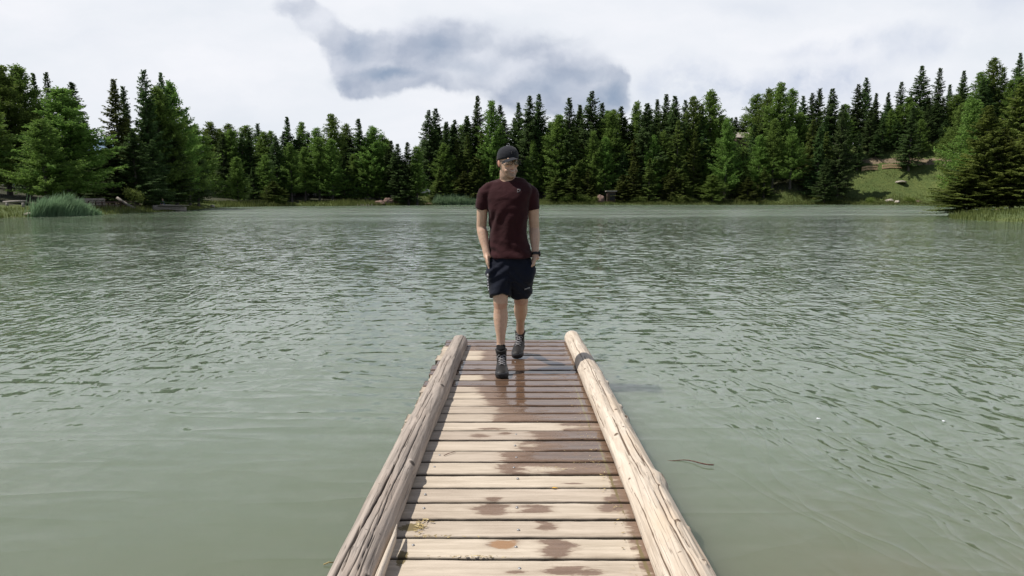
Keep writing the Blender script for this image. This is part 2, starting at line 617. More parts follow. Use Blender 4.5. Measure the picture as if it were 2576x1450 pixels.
def axis(lo, hi, flo, fhi, fine, coarse):
    a = [lo]
    while a[-1] < hi:
        a.append(a[-1] + (fine if flo <= a[-1] < fhi else coarse))
    return np.array(a)


# fine sheet over everything the view can see, coarser beyond it
def terrain():
    xs = axis(-520, 520, -150, 190, 1.1, 8)
    ys = axis(-120, 760, 30, 235, 1.1, 8)
    X, Y = np.meshgrid(xs, ys)
    d = sdist(X, Y)
    Z = height(X, Y, d)
    TG['x'], TG['y'], TG['z'] = xs.tolist(), ys.tolist(), Z.tolist()
    ratio = X / np.maximum(Y, 20)
    V = np.stack([X.ravel(), Y.ravel(), Z.ravel()], 1)
    ny, nx = X.shape
    idx = np.arange(nx * ny).reshape(ny, nx)
    Q = np.stack([idx[:-1, :-1].ravel(), idx[:-1, 1:].ravel(), idx[1:, 1:].ravel(), idx[1:, :-1].ravel()], 1)
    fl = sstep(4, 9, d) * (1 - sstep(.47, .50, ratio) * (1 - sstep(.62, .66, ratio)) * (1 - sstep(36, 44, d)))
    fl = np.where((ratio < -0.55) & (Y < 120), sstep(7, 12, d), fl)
    bare = sstep(0.9, 0.2, np.abs(d - 0.3)) * 0.45
    # worn path across the hill, sandy scar, trodden lane on the left bank
    pathh = sstep(1.6, .6, np.abs(d - 21 - 1.5 * wob(X, Y, 9))) * sstep(.46, .5, ratio) * sstep(130, 150, Y)
    lane = sstep(3.2, 1.5, np.abs(ratio + 0.575) * 70) * sstep(1.0, 3, d) * (Y < 130)
    scar = np.exp(-(((ratio - 0.432) / 0.008) ** 2 + ((d - 9) / 3) ** 2))
    dirt = np.clip(bare + pathh + lane + scar, 0, 1)
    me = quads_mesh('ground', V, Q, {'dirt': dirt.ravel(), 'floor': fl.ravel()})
    return tag(link('ground', me, M_TERRAIN), kind='structure')


terrain()

# water: one sheet
wm = quads_mesh('lake_water', [(-600, -150, 0), (600, -150, 0), (600, 800, 0), (-600, 800, 0)], [(0, 1, 2, 3)])
tag(link('lake_water', wm, M_WATER), kind='structure')

# far ridge between the left trees; distance haze is painted as blue
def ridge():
    m, t, b = material('ridge_haze_blue', Roughness=1.0)
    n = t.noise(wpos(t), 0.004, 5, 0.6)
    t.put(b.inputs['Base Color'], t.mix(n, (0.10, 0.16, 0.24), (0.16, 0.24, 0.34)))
    rows = []
    n_ = 90
    for k, (dist, f) in enumerate(((2300, 0.0), (2500, 0.6), (2750, 1.0), (3200, 0.5), (3600, 0.0))):
        for i in range(n_):
            x = -2600 + 1700 * i / (n_ - 1)
            env = math.sin(math.pi * i / (n_ - 1)) ** 0.7
            hgt = 255 * env * (0.8 + 0.35 * noise.noise(Vector((x / 260, k * .35, 0))) + 0.15 * noise.noise(Vector((x / 70, k, 0))))
            rows.append((x, dist, -5 + hgt * f))
    me = bpy.data.meshes.new('hills')
    me.from_pydata(rows, [], grid_faces(5, n_))
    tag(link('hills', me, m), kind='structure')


ridge()

# ================================================================== TREES
def kites(P, D, W, L, Wd):
    """kite-shaped sprays: base P, direction D (unit), width vector W (unit), length L, half width Wd"""
    n = len(P)
    L = L[:, None]
    Wd = Wd[:, None]
    mid = P + D * L * 0.45
    V = np.stack([P, mid + W * Wd, P + D * L, mid - W * Wd], 1).reshape(-1, 3)
    Q = np.arange(n * 4).reshape(n, 4)
    return V, Q


def unit(a):
    return a / np.maximum(np.linalg.norm(a, axis=1, keepdims=True), 1e-9)


def conifer_crown(kind, seed, H=20.0, dens=1.0, full=1.0):
    rg = np.random.default_rng(seed)
    P, D, W, L, Wd = [], [], [], [], []
    BR = []
    z = H * (0.05 if kind == 'spruce' else 0.09) * (1 + rg.random())
    lob = rg.random(8) * 6.28
    while z < H * 0.992:
        rel = z / H
        if kind == 'spruce':
            Lm = 4.3 * full * (1 - rel) ** 0.95 * (0.78 + 0.22 * min(1, rel / 0.15)) + 0.16
            nb = int(round(5 + 2 * rg.random()))
            step = 0.32 + 0.10 * rg.random()
        else:
            Lm = 4.0 * full * (1 - rel) ** 0.72 * (0.72 + 0.28 * min(1, rel / 0.25)) + 0.2
            nb = int(round(5 + 2 * rg.random()))
            step = 0.34 + 0.14 * rg.random()
        for _ in range(nb):
            az = rg.random() * 6.283
            # uneven sides: each side of the tree grows longer at some heights
            un = 1 + 0.26 * math.sin(az * 2 + lob[0] + z * 0.5) + 0.2 * math.sin(az * 3 + lob[1] - z * 0.9)
            ln = Lm * (0.62 + 0.5 * rg.random()) * un
            if rg.random() < 0.06:
                ln *= 1.12
            if kind == 'spruce':
                slope = 0.28 - 0.62 * (1 - rel) + 0.12 * rg.standard_normal()
                curl = 0.20
            else:
                slope = 0.30 - 0.42 * (1 - rel) + 0.2 * float(np.clip(rg.standard_normal(), -1.3, 1.3))
                curl = 0.25
            ns = max(3, int(ln / 0.15 * dens))
            s = (np.arange(ns) + rg.random(ns)) / ns
            s = 0.1 + 0.92 * s
            ca, sa = math.cos(az), math.sin(az)
            x = ca * ln * s
            y = sa * ln * s
            zz = z + (slope * s + curl * s * s) * ln
            base = np.stack([x, y, zz], 1)
            BR.append((z, az, ln, slope, curl))
            out = np.array([ca, sa, slope + curl * 1.2])
            side = np.array([-sa, ca, 0.0])
            if kind == 'spruce':
                for sg in (-1, 1, 0):
                    k = len(base)
                    a = 0.85 + 0.25 * rg.standard_normal(k)
                    if sg == 0:
                        dr = out[None] * 0.55 + np.array([0, 0, -0.6])[None] + 0.35 * rg.standard_normal((k, 3))
                    else:
                        dr = out[None] * np.cos(a)[:, None] + sg * side[None] * np.sin(a)[:, None]
                    dr[:, 2] -= 0.28 + 0.32 * rg.random(k)
                    dr = unit(dr)
                    wv = np.cross(dr, np.array([0, 0, 1.0])[None] + 0.55 * rg.standard_normal((k, 3)))
                    P.append(base), D.append(dr), W.append(unit(wv))
                    L.append((0.36 + 0.38 * rg.random(k)) * (1.15 - 0.45 * s) * min(1.0, 0.45 + ln / 2.5))
                    Wd.append(0.05 + 0.07 * rg.random(k))
            else:
                for _k in range(4):
                    k = len(base)
                    dr = unit(out[None] * 0.7 + rg.standard_normal((k, 3)) * 0.75 + np.array([0, 0, -0.15]))
                    wv = unit(np.cross(dr, rg.standard_normal((k, 3))))
                    jit = rg.standard_normal((k, 3)) * 0.12
                    P.append(base + jit), D.append(dr), W.append(wv)
                    L.append((0.18 + 0.28 * rg.random(k)))
                    Wd.append(0.05 + 0.06 * rg.random(k))
        z += step * (0.55 + 0.45 * (1 - rel)) 
    V, Q = kites(np.concatenate(P), np.concatenate(D), np.concatenate(W), np.concatenate(L), np.concatenate(Wd))
    # the leader
    me = quads_mesh(kind + '_crown', V, Q)
    # trunk and the bare inner length of the limbs
    tb = MB()
    n = 12
    lean = (rg.random(2) - 0.5) * 0.012 * H
    pts = [(lean[0] * (i / n) ** 2, lean[1] * (i / n) ** 2, -0.5 + (H + 0.45) * i / n) for i in range(n + 1)]
    rad = [0.26 * (1 - i / n) ** 0.8 * (1.25 if i == 0 else 1) + 0.012 for i in range(n + 1)]
    tb.tube(pts, rad, 8)
    for (zb, az, ln, sl, cu) in BR[::3]:
        if ln < 0.9:
            continue
        q = [(math.cos(az) * ln * k, math.sin(az) * ln * k, zb + (sl * k + cu * k * k) * ln) for k in (0, .35, .8)]
        tb.tube(q, [0.05, 0.035, 0.012], 4, cap=False)
    # a few dead stubs low on the trunk
    for k in range(14):
        az = rg.random() * 6.283
        zb = H * (0.03 + 0.12 * rg.random())
        ln = 0.5 + 0.8 * rg.random()
        tb.tube([(0, 0, zb), (math.cos(az) * ln, math.sin(az) * ln, zb - 0.15 * ln)], [0.03, 0.008], 4, cap=False)
    return me, tb.mesh(kind + '_trunk')


PROTO = {
    's': [conifer_crown('spruce', 11 + i, 20, 1.0, f) for i, f in enumerate((0.74, 0.92, 1.05, 0.66, 0.86, 1.0, 0.8))],
    'l': [conifer_crown('larch', 51 + i, 20, 1.0, f) for i, f in enumerate((0.82, 1.0, 1.15, 0.9, 1.05))],
    'S': [conifer_crown('spruce', 81 + i, 20, 1.4, f) for i, f in enumerate((1.0, 1.2))],
    'L': [conifer_crown('larch', 91 + i, 20, 1.4, f) for i, f in enumerate((1.15, 1.3))],
}
for k, mt in (('s', M_SPRUCE), ('l', M_LARCH), ('S', M_SPRUCE), ('L', M_LARCH)):
    for cr, tr in PROTO[k]:
        cr.materials.append(mt)
        tr.materials.append(M_BARK)

rnd = random.Random(5)
_ys = np.arange(40, 230, .25)


def shore_y(px):
    u_ = ray_uv(px, 515)[0]
    dd = sdist(u_ * _ys, _ys)
    return float(_ys[np.argmax(dd > 0)])


TREES = []


def place_tree(px, ytop, Y, kind, wide=1.0, label=None, group=None, cat='tree', mat=None, dz=0.0, zmin=None):
    uu, _ = ray_uv(px, 515)
    x = uu * Y
    top = at(px, ytop, Y).z
    z0 = gz(x, Y)
    if z0 < 0.12:
        z0 = 0.1
    H = top - z0
    lst = PROTO[kind]
    cr, tr = lst[rnd.randrange(len(lst))]
    sz = H / 20.0
    sx = max(0.55, min(1.25, sz)) ** 0.6 * wide * (1.02 + 0.16 * rnd.random())
    nm = 'spruce_tree' if kind in 'sS' else 'larch_tree'
    root = empty(nm, (x, Y, z0 - 0.03), None, cat, group, rnd.random() * 6.283)
    root.scale = (sx, sx, sz)
    c = bpy.data.objects.new('crown', cr)
    k = bpy.data.objects.new('trunk', tr)
    for o in (c, k):
        COL.objects.link(o)
        o.parent = root
    if mat is not None:
        c.material_slots[0].link = 'OBJECT'
        c.material_slots[0].material = mat
    TREES.append((px, ytop, Y, kind, root, label))
    if label:
        root['label'] = label
    return root


# --- near trees on the left point of land
G = 'tall conifers on the left point of land'
for px, yt, Y, k, wd, lb in [
    (-75, 190, 74, 'L', 1.3, 'dark larch cut by the left edge of the photo, leftmost tree of all'),
    (28, 166, 80, 'L', 1.15, 'tall dark larch at the left edge above the driftwood bench log'),
    (75, 168, 84, 'L', 1.15, 'tall rounded larch, highest crown of the left clump, above the big reed bed'),
    (-10, 235, 68, 'l', 1.2, 'dark green larch standing low at the left edge behind the grassy bank'),
    (112, 182, 92, 's', .8, 'narrow black spruce tip right beside the highest rounded larch on the left'),
    (145, 181, 95, 's', .7, 'thin spruce spire standing free above the broad sunny larch on the left'),
    (178, 224, 70, 'L', 1.35, 'broad sunlit yellow-green larch behind the reed bed on the left shore'),
    (120, 300, 66, 'l', 1.1, 'bright low larch in front of the dark left clump, left of the broad sunny one'),
    (206, 203, 84, 's', 1.0, 'spruce with open right-hand branches left of the gap with the blue ridge'),
    (228, 300, 79, 's', .95, 'short dark spruce filling the base of the left clump beside the gap'),
    (308, 196, 83, 's', 1.0, 'sparse grey-green spruce just right of the gap with the blue ridge'),
    (331, 214, 86, 's', .8, 'spruce with ragged top between the sparse spruce and the tallest left spire'),
    (384, 173, 88, 's', .85, 'tallest spire of the second left clump, a dark slim spruce'),
    (425, 180, 90, 's', .75, 'dark pointed spruce top rising behind the bright larch of the second clump'),
    (412, 222, 78, 'L', 1.05, 'bright green larch with forked crown above the log jetty'),
    (446, 206, 82, 'L', .95, 'dark-sided larch at the right shoulder of the second left clump'),
    (478, 290, 84, 'l', .95, 'sloping dark larch on the right flank of the second left clump'),
    (500, 350, 86, 's', 1.0, 'small black spruce at the right end of the left point above the water'),
    (285, 345, 78, 's', 1.1, 'short dark spruce in the shade right of the gap above the path'),
    (345, 330, 74, 's', 1.15, 'dark spruce with bare lower trunk standing behind the bright bush'),
    (445, 330, 75, 's', 1.15, 'broad black spruce right above the end of the log jetty'),
    (393, 350, 72, 's', .95, 'dark spruce with thin trunk behind the person sitting on the bank'),
]:
    Y = max(Y + 4, shore_y(px) + 12 - (4 if yt > 295 else 0))
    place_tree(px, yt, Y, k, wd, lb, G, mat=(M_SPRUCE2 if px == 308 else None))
for i in range(16):
    px = -60 + i * 37 + rnd.uniform(-8, 8)
    if 225 < px < 300:
        yt = 375
    else:
        yt = rnd.uniform(300, 350)
    place_tree(px, yt, max(98, shore_y(px) + 16) + rnd.uniform(0, 14), rnd.choice('ssl'), 1.25, 'dark conifer crowded in the shade at the back of the left clumps', 'shaded back trees of the left clumps')

# --- skyline of the far shore, left of the gap
SKY1 = [(538, 307, 'l'), (562, 325, 'l'), (587, 312, 'l'), (628, 316, 'l'), (657, 309, 's'), (690, 330, 'l'), (731, 293, 's'), (766, 308, 'l'),
        (803, 322, 'l'), (841, 287, 'l'), (875, 313, 'l'), (907, 296, 's'), (943, 318, 'l'), (966, 340, 'l'), (987, 352, 's'), (1003, 360, 's'),
        (1028, 356, 's'), (1050, 370, 'l')]
SKY2 = [(1071, 350, 'l'), (1082, 276, 's'), (1099, 271, 's'), (1123, 312, 's'), (1146, 300, 's'), (1176, 290, 's'), (1203, 238, 's'), (1237, 254, 'l'), (1258, 262, 's'),
        (1304, 258, 's'), (1331, 238, 's'), (1354, 235, 's'), (1402, 290, 'l'), (1430, 245, 's'), (1456, 262, 's'), (1485, 228, 's'), (1511, 258, 's'), (1533, 282, 'l'),
        (1558, 266, 's'), (1597, 256, 'l'), (1622, 258, 's'), (1647, 250, 's'), (1669, 237, 's'), (1690, 240, 's'), (1716, 250, 's'), (1737, 243, 'l'),
        (1757, 262, 's'), (1779, 228, 'l'), (1808, 292, 'l'), (1832, 296, 's'), (1893, 237, 'l'), (1922, 224, 'l'), (1949, 209, 'l'), (1977, 224, 'l'),
        (2006, 240, 's'), (2029, 232, 's'), (2046, 221, 's'), (2078, 221, 's'), (2112, 262, 'l'), (2141, 210, 's'), (2159, 194, 's'), (2186, 234, 's'), (2216, 232, 's'),
        (2246, 205, 's'), (2272, 235, 's'), (2294, 164, 's'), (2338, 170, 's'), (2366, 212, 's'), (2398, 176, 's'), (2440, 182, 'l'), (2471, 146, 'l'),
        (2494, 168, 's'), (2532, 132, 's'), (2560, 142, 'l'), (2592, 120, 'l')]
ORD = ['first', 'second', 'third', 'fourth', 'fifth', 'sixth', 'seventh', 'eighth', 'ninth', 'tenth', 'eleventh', 'twelfth', 'thirteenth',
       'fourteenth', 'fifteenth', 'sixteenth', 'seventeenth', 'eighteenth', 'nineteenth', 'twentieth', 'twenty-first', 'twenty-second', 'twenty-third',
       'twenty-fourth', 'twenty-fifth', 'twenty-sixth', 'twenty-seventh', 'twenty-eighth', 'twenty-ninth', 'thirtieth']
LOOK = {'s': 'dark spruce', 'l': 'soft green larch'}


def skyline(lst, where, dist, group, widths=(1.0, 1.0)):
    for i, (px, yt, k) in enumerate(lst):
        place_tree(px, yt, dist(px) + rnd.uniform(-5, 8), k, rnd.uniform(1.05, 1.35) * (1.08 if k == 'l' else 1.0),
                   '%s, %s skyline treetop %s' % (LOOK[k], ORD[i], where), group)


skyline(SKY1, 'rightwards from the left clump', lambda x: 158, 'skyline trees of the far left shore')
skyline([t for t in SKY2 if t[0] < 1288], 'from the low gap to the man', lambda x: 176, 'skyline trees behind the man')
skyline([t for t in SKY2 if 1288 < t[0] < 1800], 'right of the man up to the notch', lambda x: 182, 'skyline trees right of the man')
skyline([t for t in SKY2 if 1800 < t[0] < 2170], 'from the notch to above the grassy slope', lambda x: 190 if x < 2095 else 203, 'skyline trees of the right wood')
skyline([t for t in SKY2 if t[0] >= 2170], 'from the grassy slope to the right edge', lambda x: 204, 'skyline trees on the right hill')

# --- shore row: the sunlit lower trees along the water
def shore_depth(px):
    if px < 560:
        return 140
    return shore_y(min(px, 2330))


ROW = [(545, 400, 'l'), (600, 395, 'l'), (640, 420, 's'), (672, 390, 'l'), (700, 340, 's'), (735, 360, 'l'), (770, 370, 'l'), (805, 345, 'l'), (838, 350, 'l'), (868, 395, 's'),
       (893, 388, 'l'), (925, 372, 'l'), (955, 380, 'l'), (1008, 402, 's'), (1040, 400, 's'), (1090, 345, 's'), (1118, 360, 'l'), (1150, 350, 's'), (1178, 340, 's'),
       (1212, 330, 's'), (1244, 345, 's'), (1340, 352, 'l'), (1372, 345, 'l'), (1408, 372, 's'), (1438, 330, 'l'), (1462, 360, 's'), (1490, 330, 'l'), (1520, 345, 'l'), (1565, 380, 's'),
       (1592, 348, 's'), (1640, 340, 'l'), (1664, 330, 'l'), (1700, 300, 's'), (1742, 330, 's'), (1775, 420, 'l'), (1822, 298, 'l'), (1864, 380, 's'), (1905, 340, 'l'), (1940, 300, 'l'),
       (1985, 320, 'l'), (2035, 300, 's'), (2070, 330, 's')]
LK2 = {'s': 'dark spruce', 'l': 'light green larch'}
n1 = n2 = 0
for px, yt, k in ROW:
    if px < 1288:
        wh, g2 = 'on the far bank from the left point', 'front row of trees on the far left bank'
        i, n1 = n1, n1 + 1
    else:
        wh, g2 = 'on the far bank right of the man', 'front row of trees on the far right bank'
        i, n2 = n2, n2 + 1
    place_tree(px, yt, shore_depth(px) + (7.5 if not 1000 < px < 1100 else 14) + rnd.uniform(0, 4), k, 1.12 if k == 'l' else 1.05, '%s, %s front-row tree %s' % (LK2[k], ORD[i], wh), g2,
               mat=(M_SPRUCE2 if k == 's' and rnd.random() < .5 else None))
# small young ones right at the water
for i, (px, yt, k, Yo) in enumerate([(690, 455, 's', 1.5), (1400, 440, 's', 2), (1443, 430, 's', 2), (1478, 425, 's', 3), (1565, 440, 's', 2), (1590, 405, 's', 2), (1718, 435, 's', 2),
                                     (1792, 440, 'l', 2), (1880, 445, 's', 2), (1108, 425, 's', 3), (1168, 430, 's', 2.5), (1195, 420, 's', 2.5), (1632, 400, 's', 2), (1690, 420, 's', 2.5), (1920, 420, 's', 4)]):
    place_tree(px, yt, shore_depth(px) + Yo + 2, k, 1.3, 'young low %s, %s from the left among small waterline trees' % ('spruce' if k == 's' else 'larch', ORD[i]),
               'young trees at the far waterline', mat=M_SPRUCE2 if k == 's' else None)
# middle ranks behind, no one of which can be told from the next
GM = 'dense wood behind the front row'
for i in range(98):
    px = 530 + i * 21.2 + rnd.uniform(-9, 9)
    top = float(np.interp(px, [530, 700, 960, 1000, 1060, 1100, 1300, 1700, 1800, 1850, 1950, 2150, 2300, 2600], [345, 345, 360, 392, 385, 330, 300, 290, 300, 345, 290, 280, 240, 200])) + rnd.uniform(-22, 22)
    if 1842 < px < 1888:
        top = max(top, 385)
    place_tree(px, top, shore_depth(px) + rnd.uniform(16, 24) + (12 if px > 2115 else 0), rnd.choice('sssl'), 1.3, 'dark conifer in the dense middle ranks of the far wood, partly hidden by others', GM)

for px, yt, k, lb in [(1842, 294, 's', 'dark spruce behind the left side of the high brown hut'), (1866, 288, 'l', 'green larch right behind the high brown hut'),
                      (1886, 298, 's', 'dark spruce behind the right side of the high brown hut')]:
    place_tree(px, yt, 238, k, 1.5, lb, 'trees behind the high hut')
# --- trees on the right slope and the near right point
for px, yt, Y, k, wd, lb in [
    (2105, 262, 176, 's', .85, 'tall spruce with bare pale trunk at the waterline left of the grassy slope'),
    (2052, 318, 176, 's', 1.0, 'dense green spruce down to the water, left of the bare-trunked one'),
    (2072, 395, 171, 's', 1.1, 'low dark spruce squeezed between the two waterline spruces by the slope'),
    (2208, 292, 192, 's', 1.1, 'spruce on the hilltop just above the timber fence'),
    (2245, 305, 192, 's', 1.0, 'dark narrow spruce behind the right half of the timber fence'),
    (2176, 268, 193, 's', 1.05, 'slim dark spruce behind the left end of the timber fence'),
    (2193, 330, 190, 's', 1.0, 'low dark spruce just behind the middle of the left fence section'),
    (2226, 275, 194, 'l', 1.0, 'green larch behind the gap between the two fence sections'),
    (2262, 300, 192, 's', 1.1, 'dense dark spruce behind the right end of the timber fence'),
    (2318, 262, 191, 's', 1.15, 'dark spruce shading the top of the grassy slope, right of the bare trunk'),
    (2362, 300, 188, 's', 1.15, 'dark spruce closing the upper right corner of the grassy slope'),
    (2150, 330, 187, 's', 1.1, 'dark spruce closing the upper left corner of the grassy slope'),
    (2278, 268, 183, 's', 1.1, 'grey-green spruce on a tall bare trunk in the middle of the grassy slope'),
    (2302, 300, 188, 'l', 1.0, 'larch with bare trunk just right of the spruce on the grassy slope'),
    (2345, 330, 200, 'l', 1.0, 'dark larch shading the right half of the grassy slope'),
    (2400, 262, 150, 'l', .9, 'blue-green larch left of the near spruces on the right point'),
    (2375, 330, 184, 'l', 1.3, 'shaded larch low on the hill behind the near right spruces'),
    (2430, 250, 140, 'l', 1.1, 'tall larch showing between the hill and the near right spruces'),
]:
    r_ = place_tree(px, yt, Y, k, wd, lb, 'trees of the right slope')
for px, yt, Y, k, wd, lb in [
    (2468, 262, 61, 'S', .9, 'near olive-green spruce at the tip of the right point, branches down to the water'),
    (2545, 205, 66, 'S', 1.05, 'tallest near spruce of the right point, yellow-green in the sun'),
    (2590, 300, 60, 'S', 1.2, 'near spruce cut by the right edge of the photo'),
    (2510, 320, 60.5, 'S', .85, 'shorter spruce wedged between the near ones on the right point'),
    (2425, 425, 60.5, 'S', 1.05, 'low bushy spruce leaning over the water at the very tip of the right point'),
    (2640, 190, 70, 'L', 1.2, 'larch beyond the right edge, its branches reaching into the photo'),
]:
    place_tree(px, yt, Y, k, wd, lb, 'near spruces of the right point', mat=M_NEARSPRUCE)

# ================================================================== THE PIER
DECK_H0, DECK_S = 0.24, 0.0132                      # height above the water under the camera, fall per metre


def deck_z(y):
    return DECK_H0 - DECK_S * y


def deck_y(py):
    """distance along the deck seen at image row py"""
    vv_ = ray_uv(1288, py)[1]
    return (DECK_H0 - CAM_H) / (vv_ + DECK_S)


def mat_wood(name, dry1, dry2, dark, stretch, scale=1.0, wet=False):
    m, t, b = material(name, Roughness=0.85)
    p = wpos(t)
    ps = t.v('MULTIPLY', p, stretch)
    fib = t.noise(ps, 14 * scale, 6, 0.65, 0.6)
    fine = t.noise(ps, 60 * scale, 4, 0.6)
    big = t.noise(p, 2.2, 5, 0.6)
    c = t.mix(t.rng(fib, 0.32, 0.68), dry1, dry2)
    c = t.mix(t.rng(fine, 0.62, 0.8, 0, .5), c, dark)
    c = t.mix(t.rng(big, 0.5, 0.78, 0, .35), c, dark)
    oi = t.attr('plank')
    hsv = t.n.new('ShaderNodeHueSaturation')
    t.put(hsv.inputs['Color'], c)
    t.put(hsv.inputs['Value'], t.rng(oi, 0, 1, 0.84, 1.1) if wet else 1.0)
    t.put(hsv.inputs['Hue'], t.rng(oi, 0, 1, 0.493, 0.505) if wet else 0.5)
    c = hsv.outputs[0]
    hgt = t.m('ADD', fib, t.m('MULTIPLY', fine, 0.5))
    nrm_dry = t.bump(hgt, 0.006, 0.9)
    if wet:
        wd = t.attr('wet')
        e = t.noise(t.v('MULTIPLY', p, (5, 22, 5)), 1.0, 4, 0.6, 0.6)
        e2 = t.noise(t.v('MULTIPLY', p, (30, 60, 5)), 1.0, 3, 0.6)
        wv = t.m('ADD', wd, t.m('ADD', t.m('MULTIPLY', t.m('SUBTRACT', e, 0.5), 0.26), t.m('MULTIPLY', t.m('SUBTRACT', e2, 0.5), 0.08)))
        wf = t.rng(wv, -0.022, 0.024, smooth=True)
        c = t.mix(t.rng(wv, -0.07, 0.0, 0.0, 0.3, smooth=True), c, (0.26, 0.19, 0.135))
        pool = t.rng(wv, 0.05, 0.22, smooth=True)
        pool = t.m('MULTIPLY', pool, t.rng(t.noise(t.v('MULTIPLY', p, (2, 4, 1)), 2.0, 3, 0.6), 0.28, 0.42))
        wc = t.mix(t.rng(fib, 0.3, 0.7), (0.085, 0.050, 0.032), (0.16, 0.10, 0.066))
        wc = t.mix(pool, t.mix(t.rng(fib, 0.3, 0.7), (0.16, 0.105, 0.072), (0.25, 0.17, 0.125)), wc)
        org = t.attr('orange')
        wc = t.mix(t.rng(org, 0.2, 0.5), wc, (0.33, 0.19, 0.10))
        c = t.mix(wf, c, wc)
        moss = t.attr('moss')
        mn = t.noise(p, 45, 5, 0.7)
        c = t.mix(t.rng(t.m('ADD', moss, t.m('MULTIPLY', t.m('SUBTRACT', mn, .5), .9)), 0.45, 0.55), c, (0.17, 0.13, 0.06))
        # painted gap shade: plank sides coloured dark so the gaps look black
        c = t.mix(t.m('MULTIPLY', t.attr('gap_shade'), 0.85), c, (0.06, 0.045, 0.03))
        t.put(b.inputs['Roughness'], t.mix(wf, (0.85,) * 3, t.mix(pool, (0.40,) * 3, (0.035,) * 3)))
        flat = t.bump(hgt, 0.0005, 0.4)
        n = t.n.new('ShaderNodeMix')
        n.data_type = 'VECTOR'
        t.put(n.inputs[0], pool)
        t.put(n.inputs[4], nrm_dry)
        t.put(n.inputs[5], flat)
        t.put(b.inputs['Normal'], n.outputs[1])
    else:
        t.put(b.inputs['Normal'], nrm_dry)
    t.put(b.inputs['Base Color'], c)
    return m


M_PLANK = mat_wood('weathered_plank', (0.385, 0.318, 0.248), (0.57, 0.485, 0.395), (0.24, 0.18, 0.13), (0.18, 2.2, 1), wet=True)
M_OLDWOOD = mat_wood('dark_old_timber', (0.12, 0.09, 0.065), (0.22, 0.17, 0.13), (0.05, 0.04, 0.03), (0.3, 1, 1))

PIER = empty('wooden_pier', (0.04, 3.2, deck_z(3.2)), 'weathered wooden pier with wet plank deck and a log along each side', 'pier')
PIER_INV = Matrix.Translation(-PIER.location)

gap_rows = [862, 872, 882.6, 894, 906, 918, 931.6, 943, 957, 972, 987, 1003, 1021, 1040, 1061, 1083, 1107, 1134, 1162, 1193.5, 1226.5, 1263, 1305.5,
            1351.5, 1406]
gy = [6.93] + [deck_y(r) for r in gap_rows]
while gy[-1] > -0.6:
    gy.append(gy[-1] - 0.171 - 0.004 * math.sin(len(gy) * 2.3))
# right end of the dry wood on every plank (None = wet all over), from the far end towards the viewer; columns of the photo
dry_to = [None, None, 1165, 1212, 1216, None, None, None, 1215, None, 1205, 1213, 1226, 1252, 1240, 1420, 1345, 1310, 1262, 1268, 9999]


def px2x(px, y):
    return (px - 1288) / F * (y * math.cos(PITCH) + (CAM_H - deck_z(y)) * math.sin(PITCH))


spots = []           # wet stains: x, y, rx, ry
for (px, py, rx, ry) in [(1240, 1254, .035, .03), (1235, 1281, .075, .055), (1345, 1281, .075, .045), (1550, 1276, .085, .05), (1545, 1255, .05, .03), (1375, 1322, .04, .035),
                         (1402, 1374, .07, .06), (1432, 1437, .10, .03), (1470, 1441, .06, .02), (1360, 1310, .03, .02), (1604, 1325, .03, .05), (1600, 1335, .03, .03),
                         (1400, 1390, .05, .04), (1290, 1178, .06, .06), (1205, 1097, .05, .04), (1215, 1040, .0, .0), (1440, 1215, .06, .012), (1680, 1430, .0, .0), (1268, 1368, .055, .035),
                         (1300, 1440, .04, .015), (1235, 1078, .08, .02), (1270, 1090, .04, .02), (1620, 1370, .02, .03)]:
    if rx:
        yy = deck_y(py)
        spots.append((px2x(px, yy), yy, rx, ry))
dryisl = [(px2x(1360, deck_y(1180)), deck_y(1180), .12, .05), (px2x(1165, deck_y(1050)), deck_y(1050), .2, .04), (px2x(1400, deck_y(1073)), deck_y(1073), .25, .03),
          (px2x(1330, deck_y(1120)), deck_y(1120), .05, .02)]
ORANGE = (px2x(1268, deck_y(1368)), deck_y(1368))
MOSS = [(px2x(1035, deck_y(1325)), deck_y(1325), .075, .05), (.485, 4.6, .012, .9), (.50, 3.4, .012, .8), (.512, 2.5, .012, .3), (-.43, 2.5, .03, .10)]


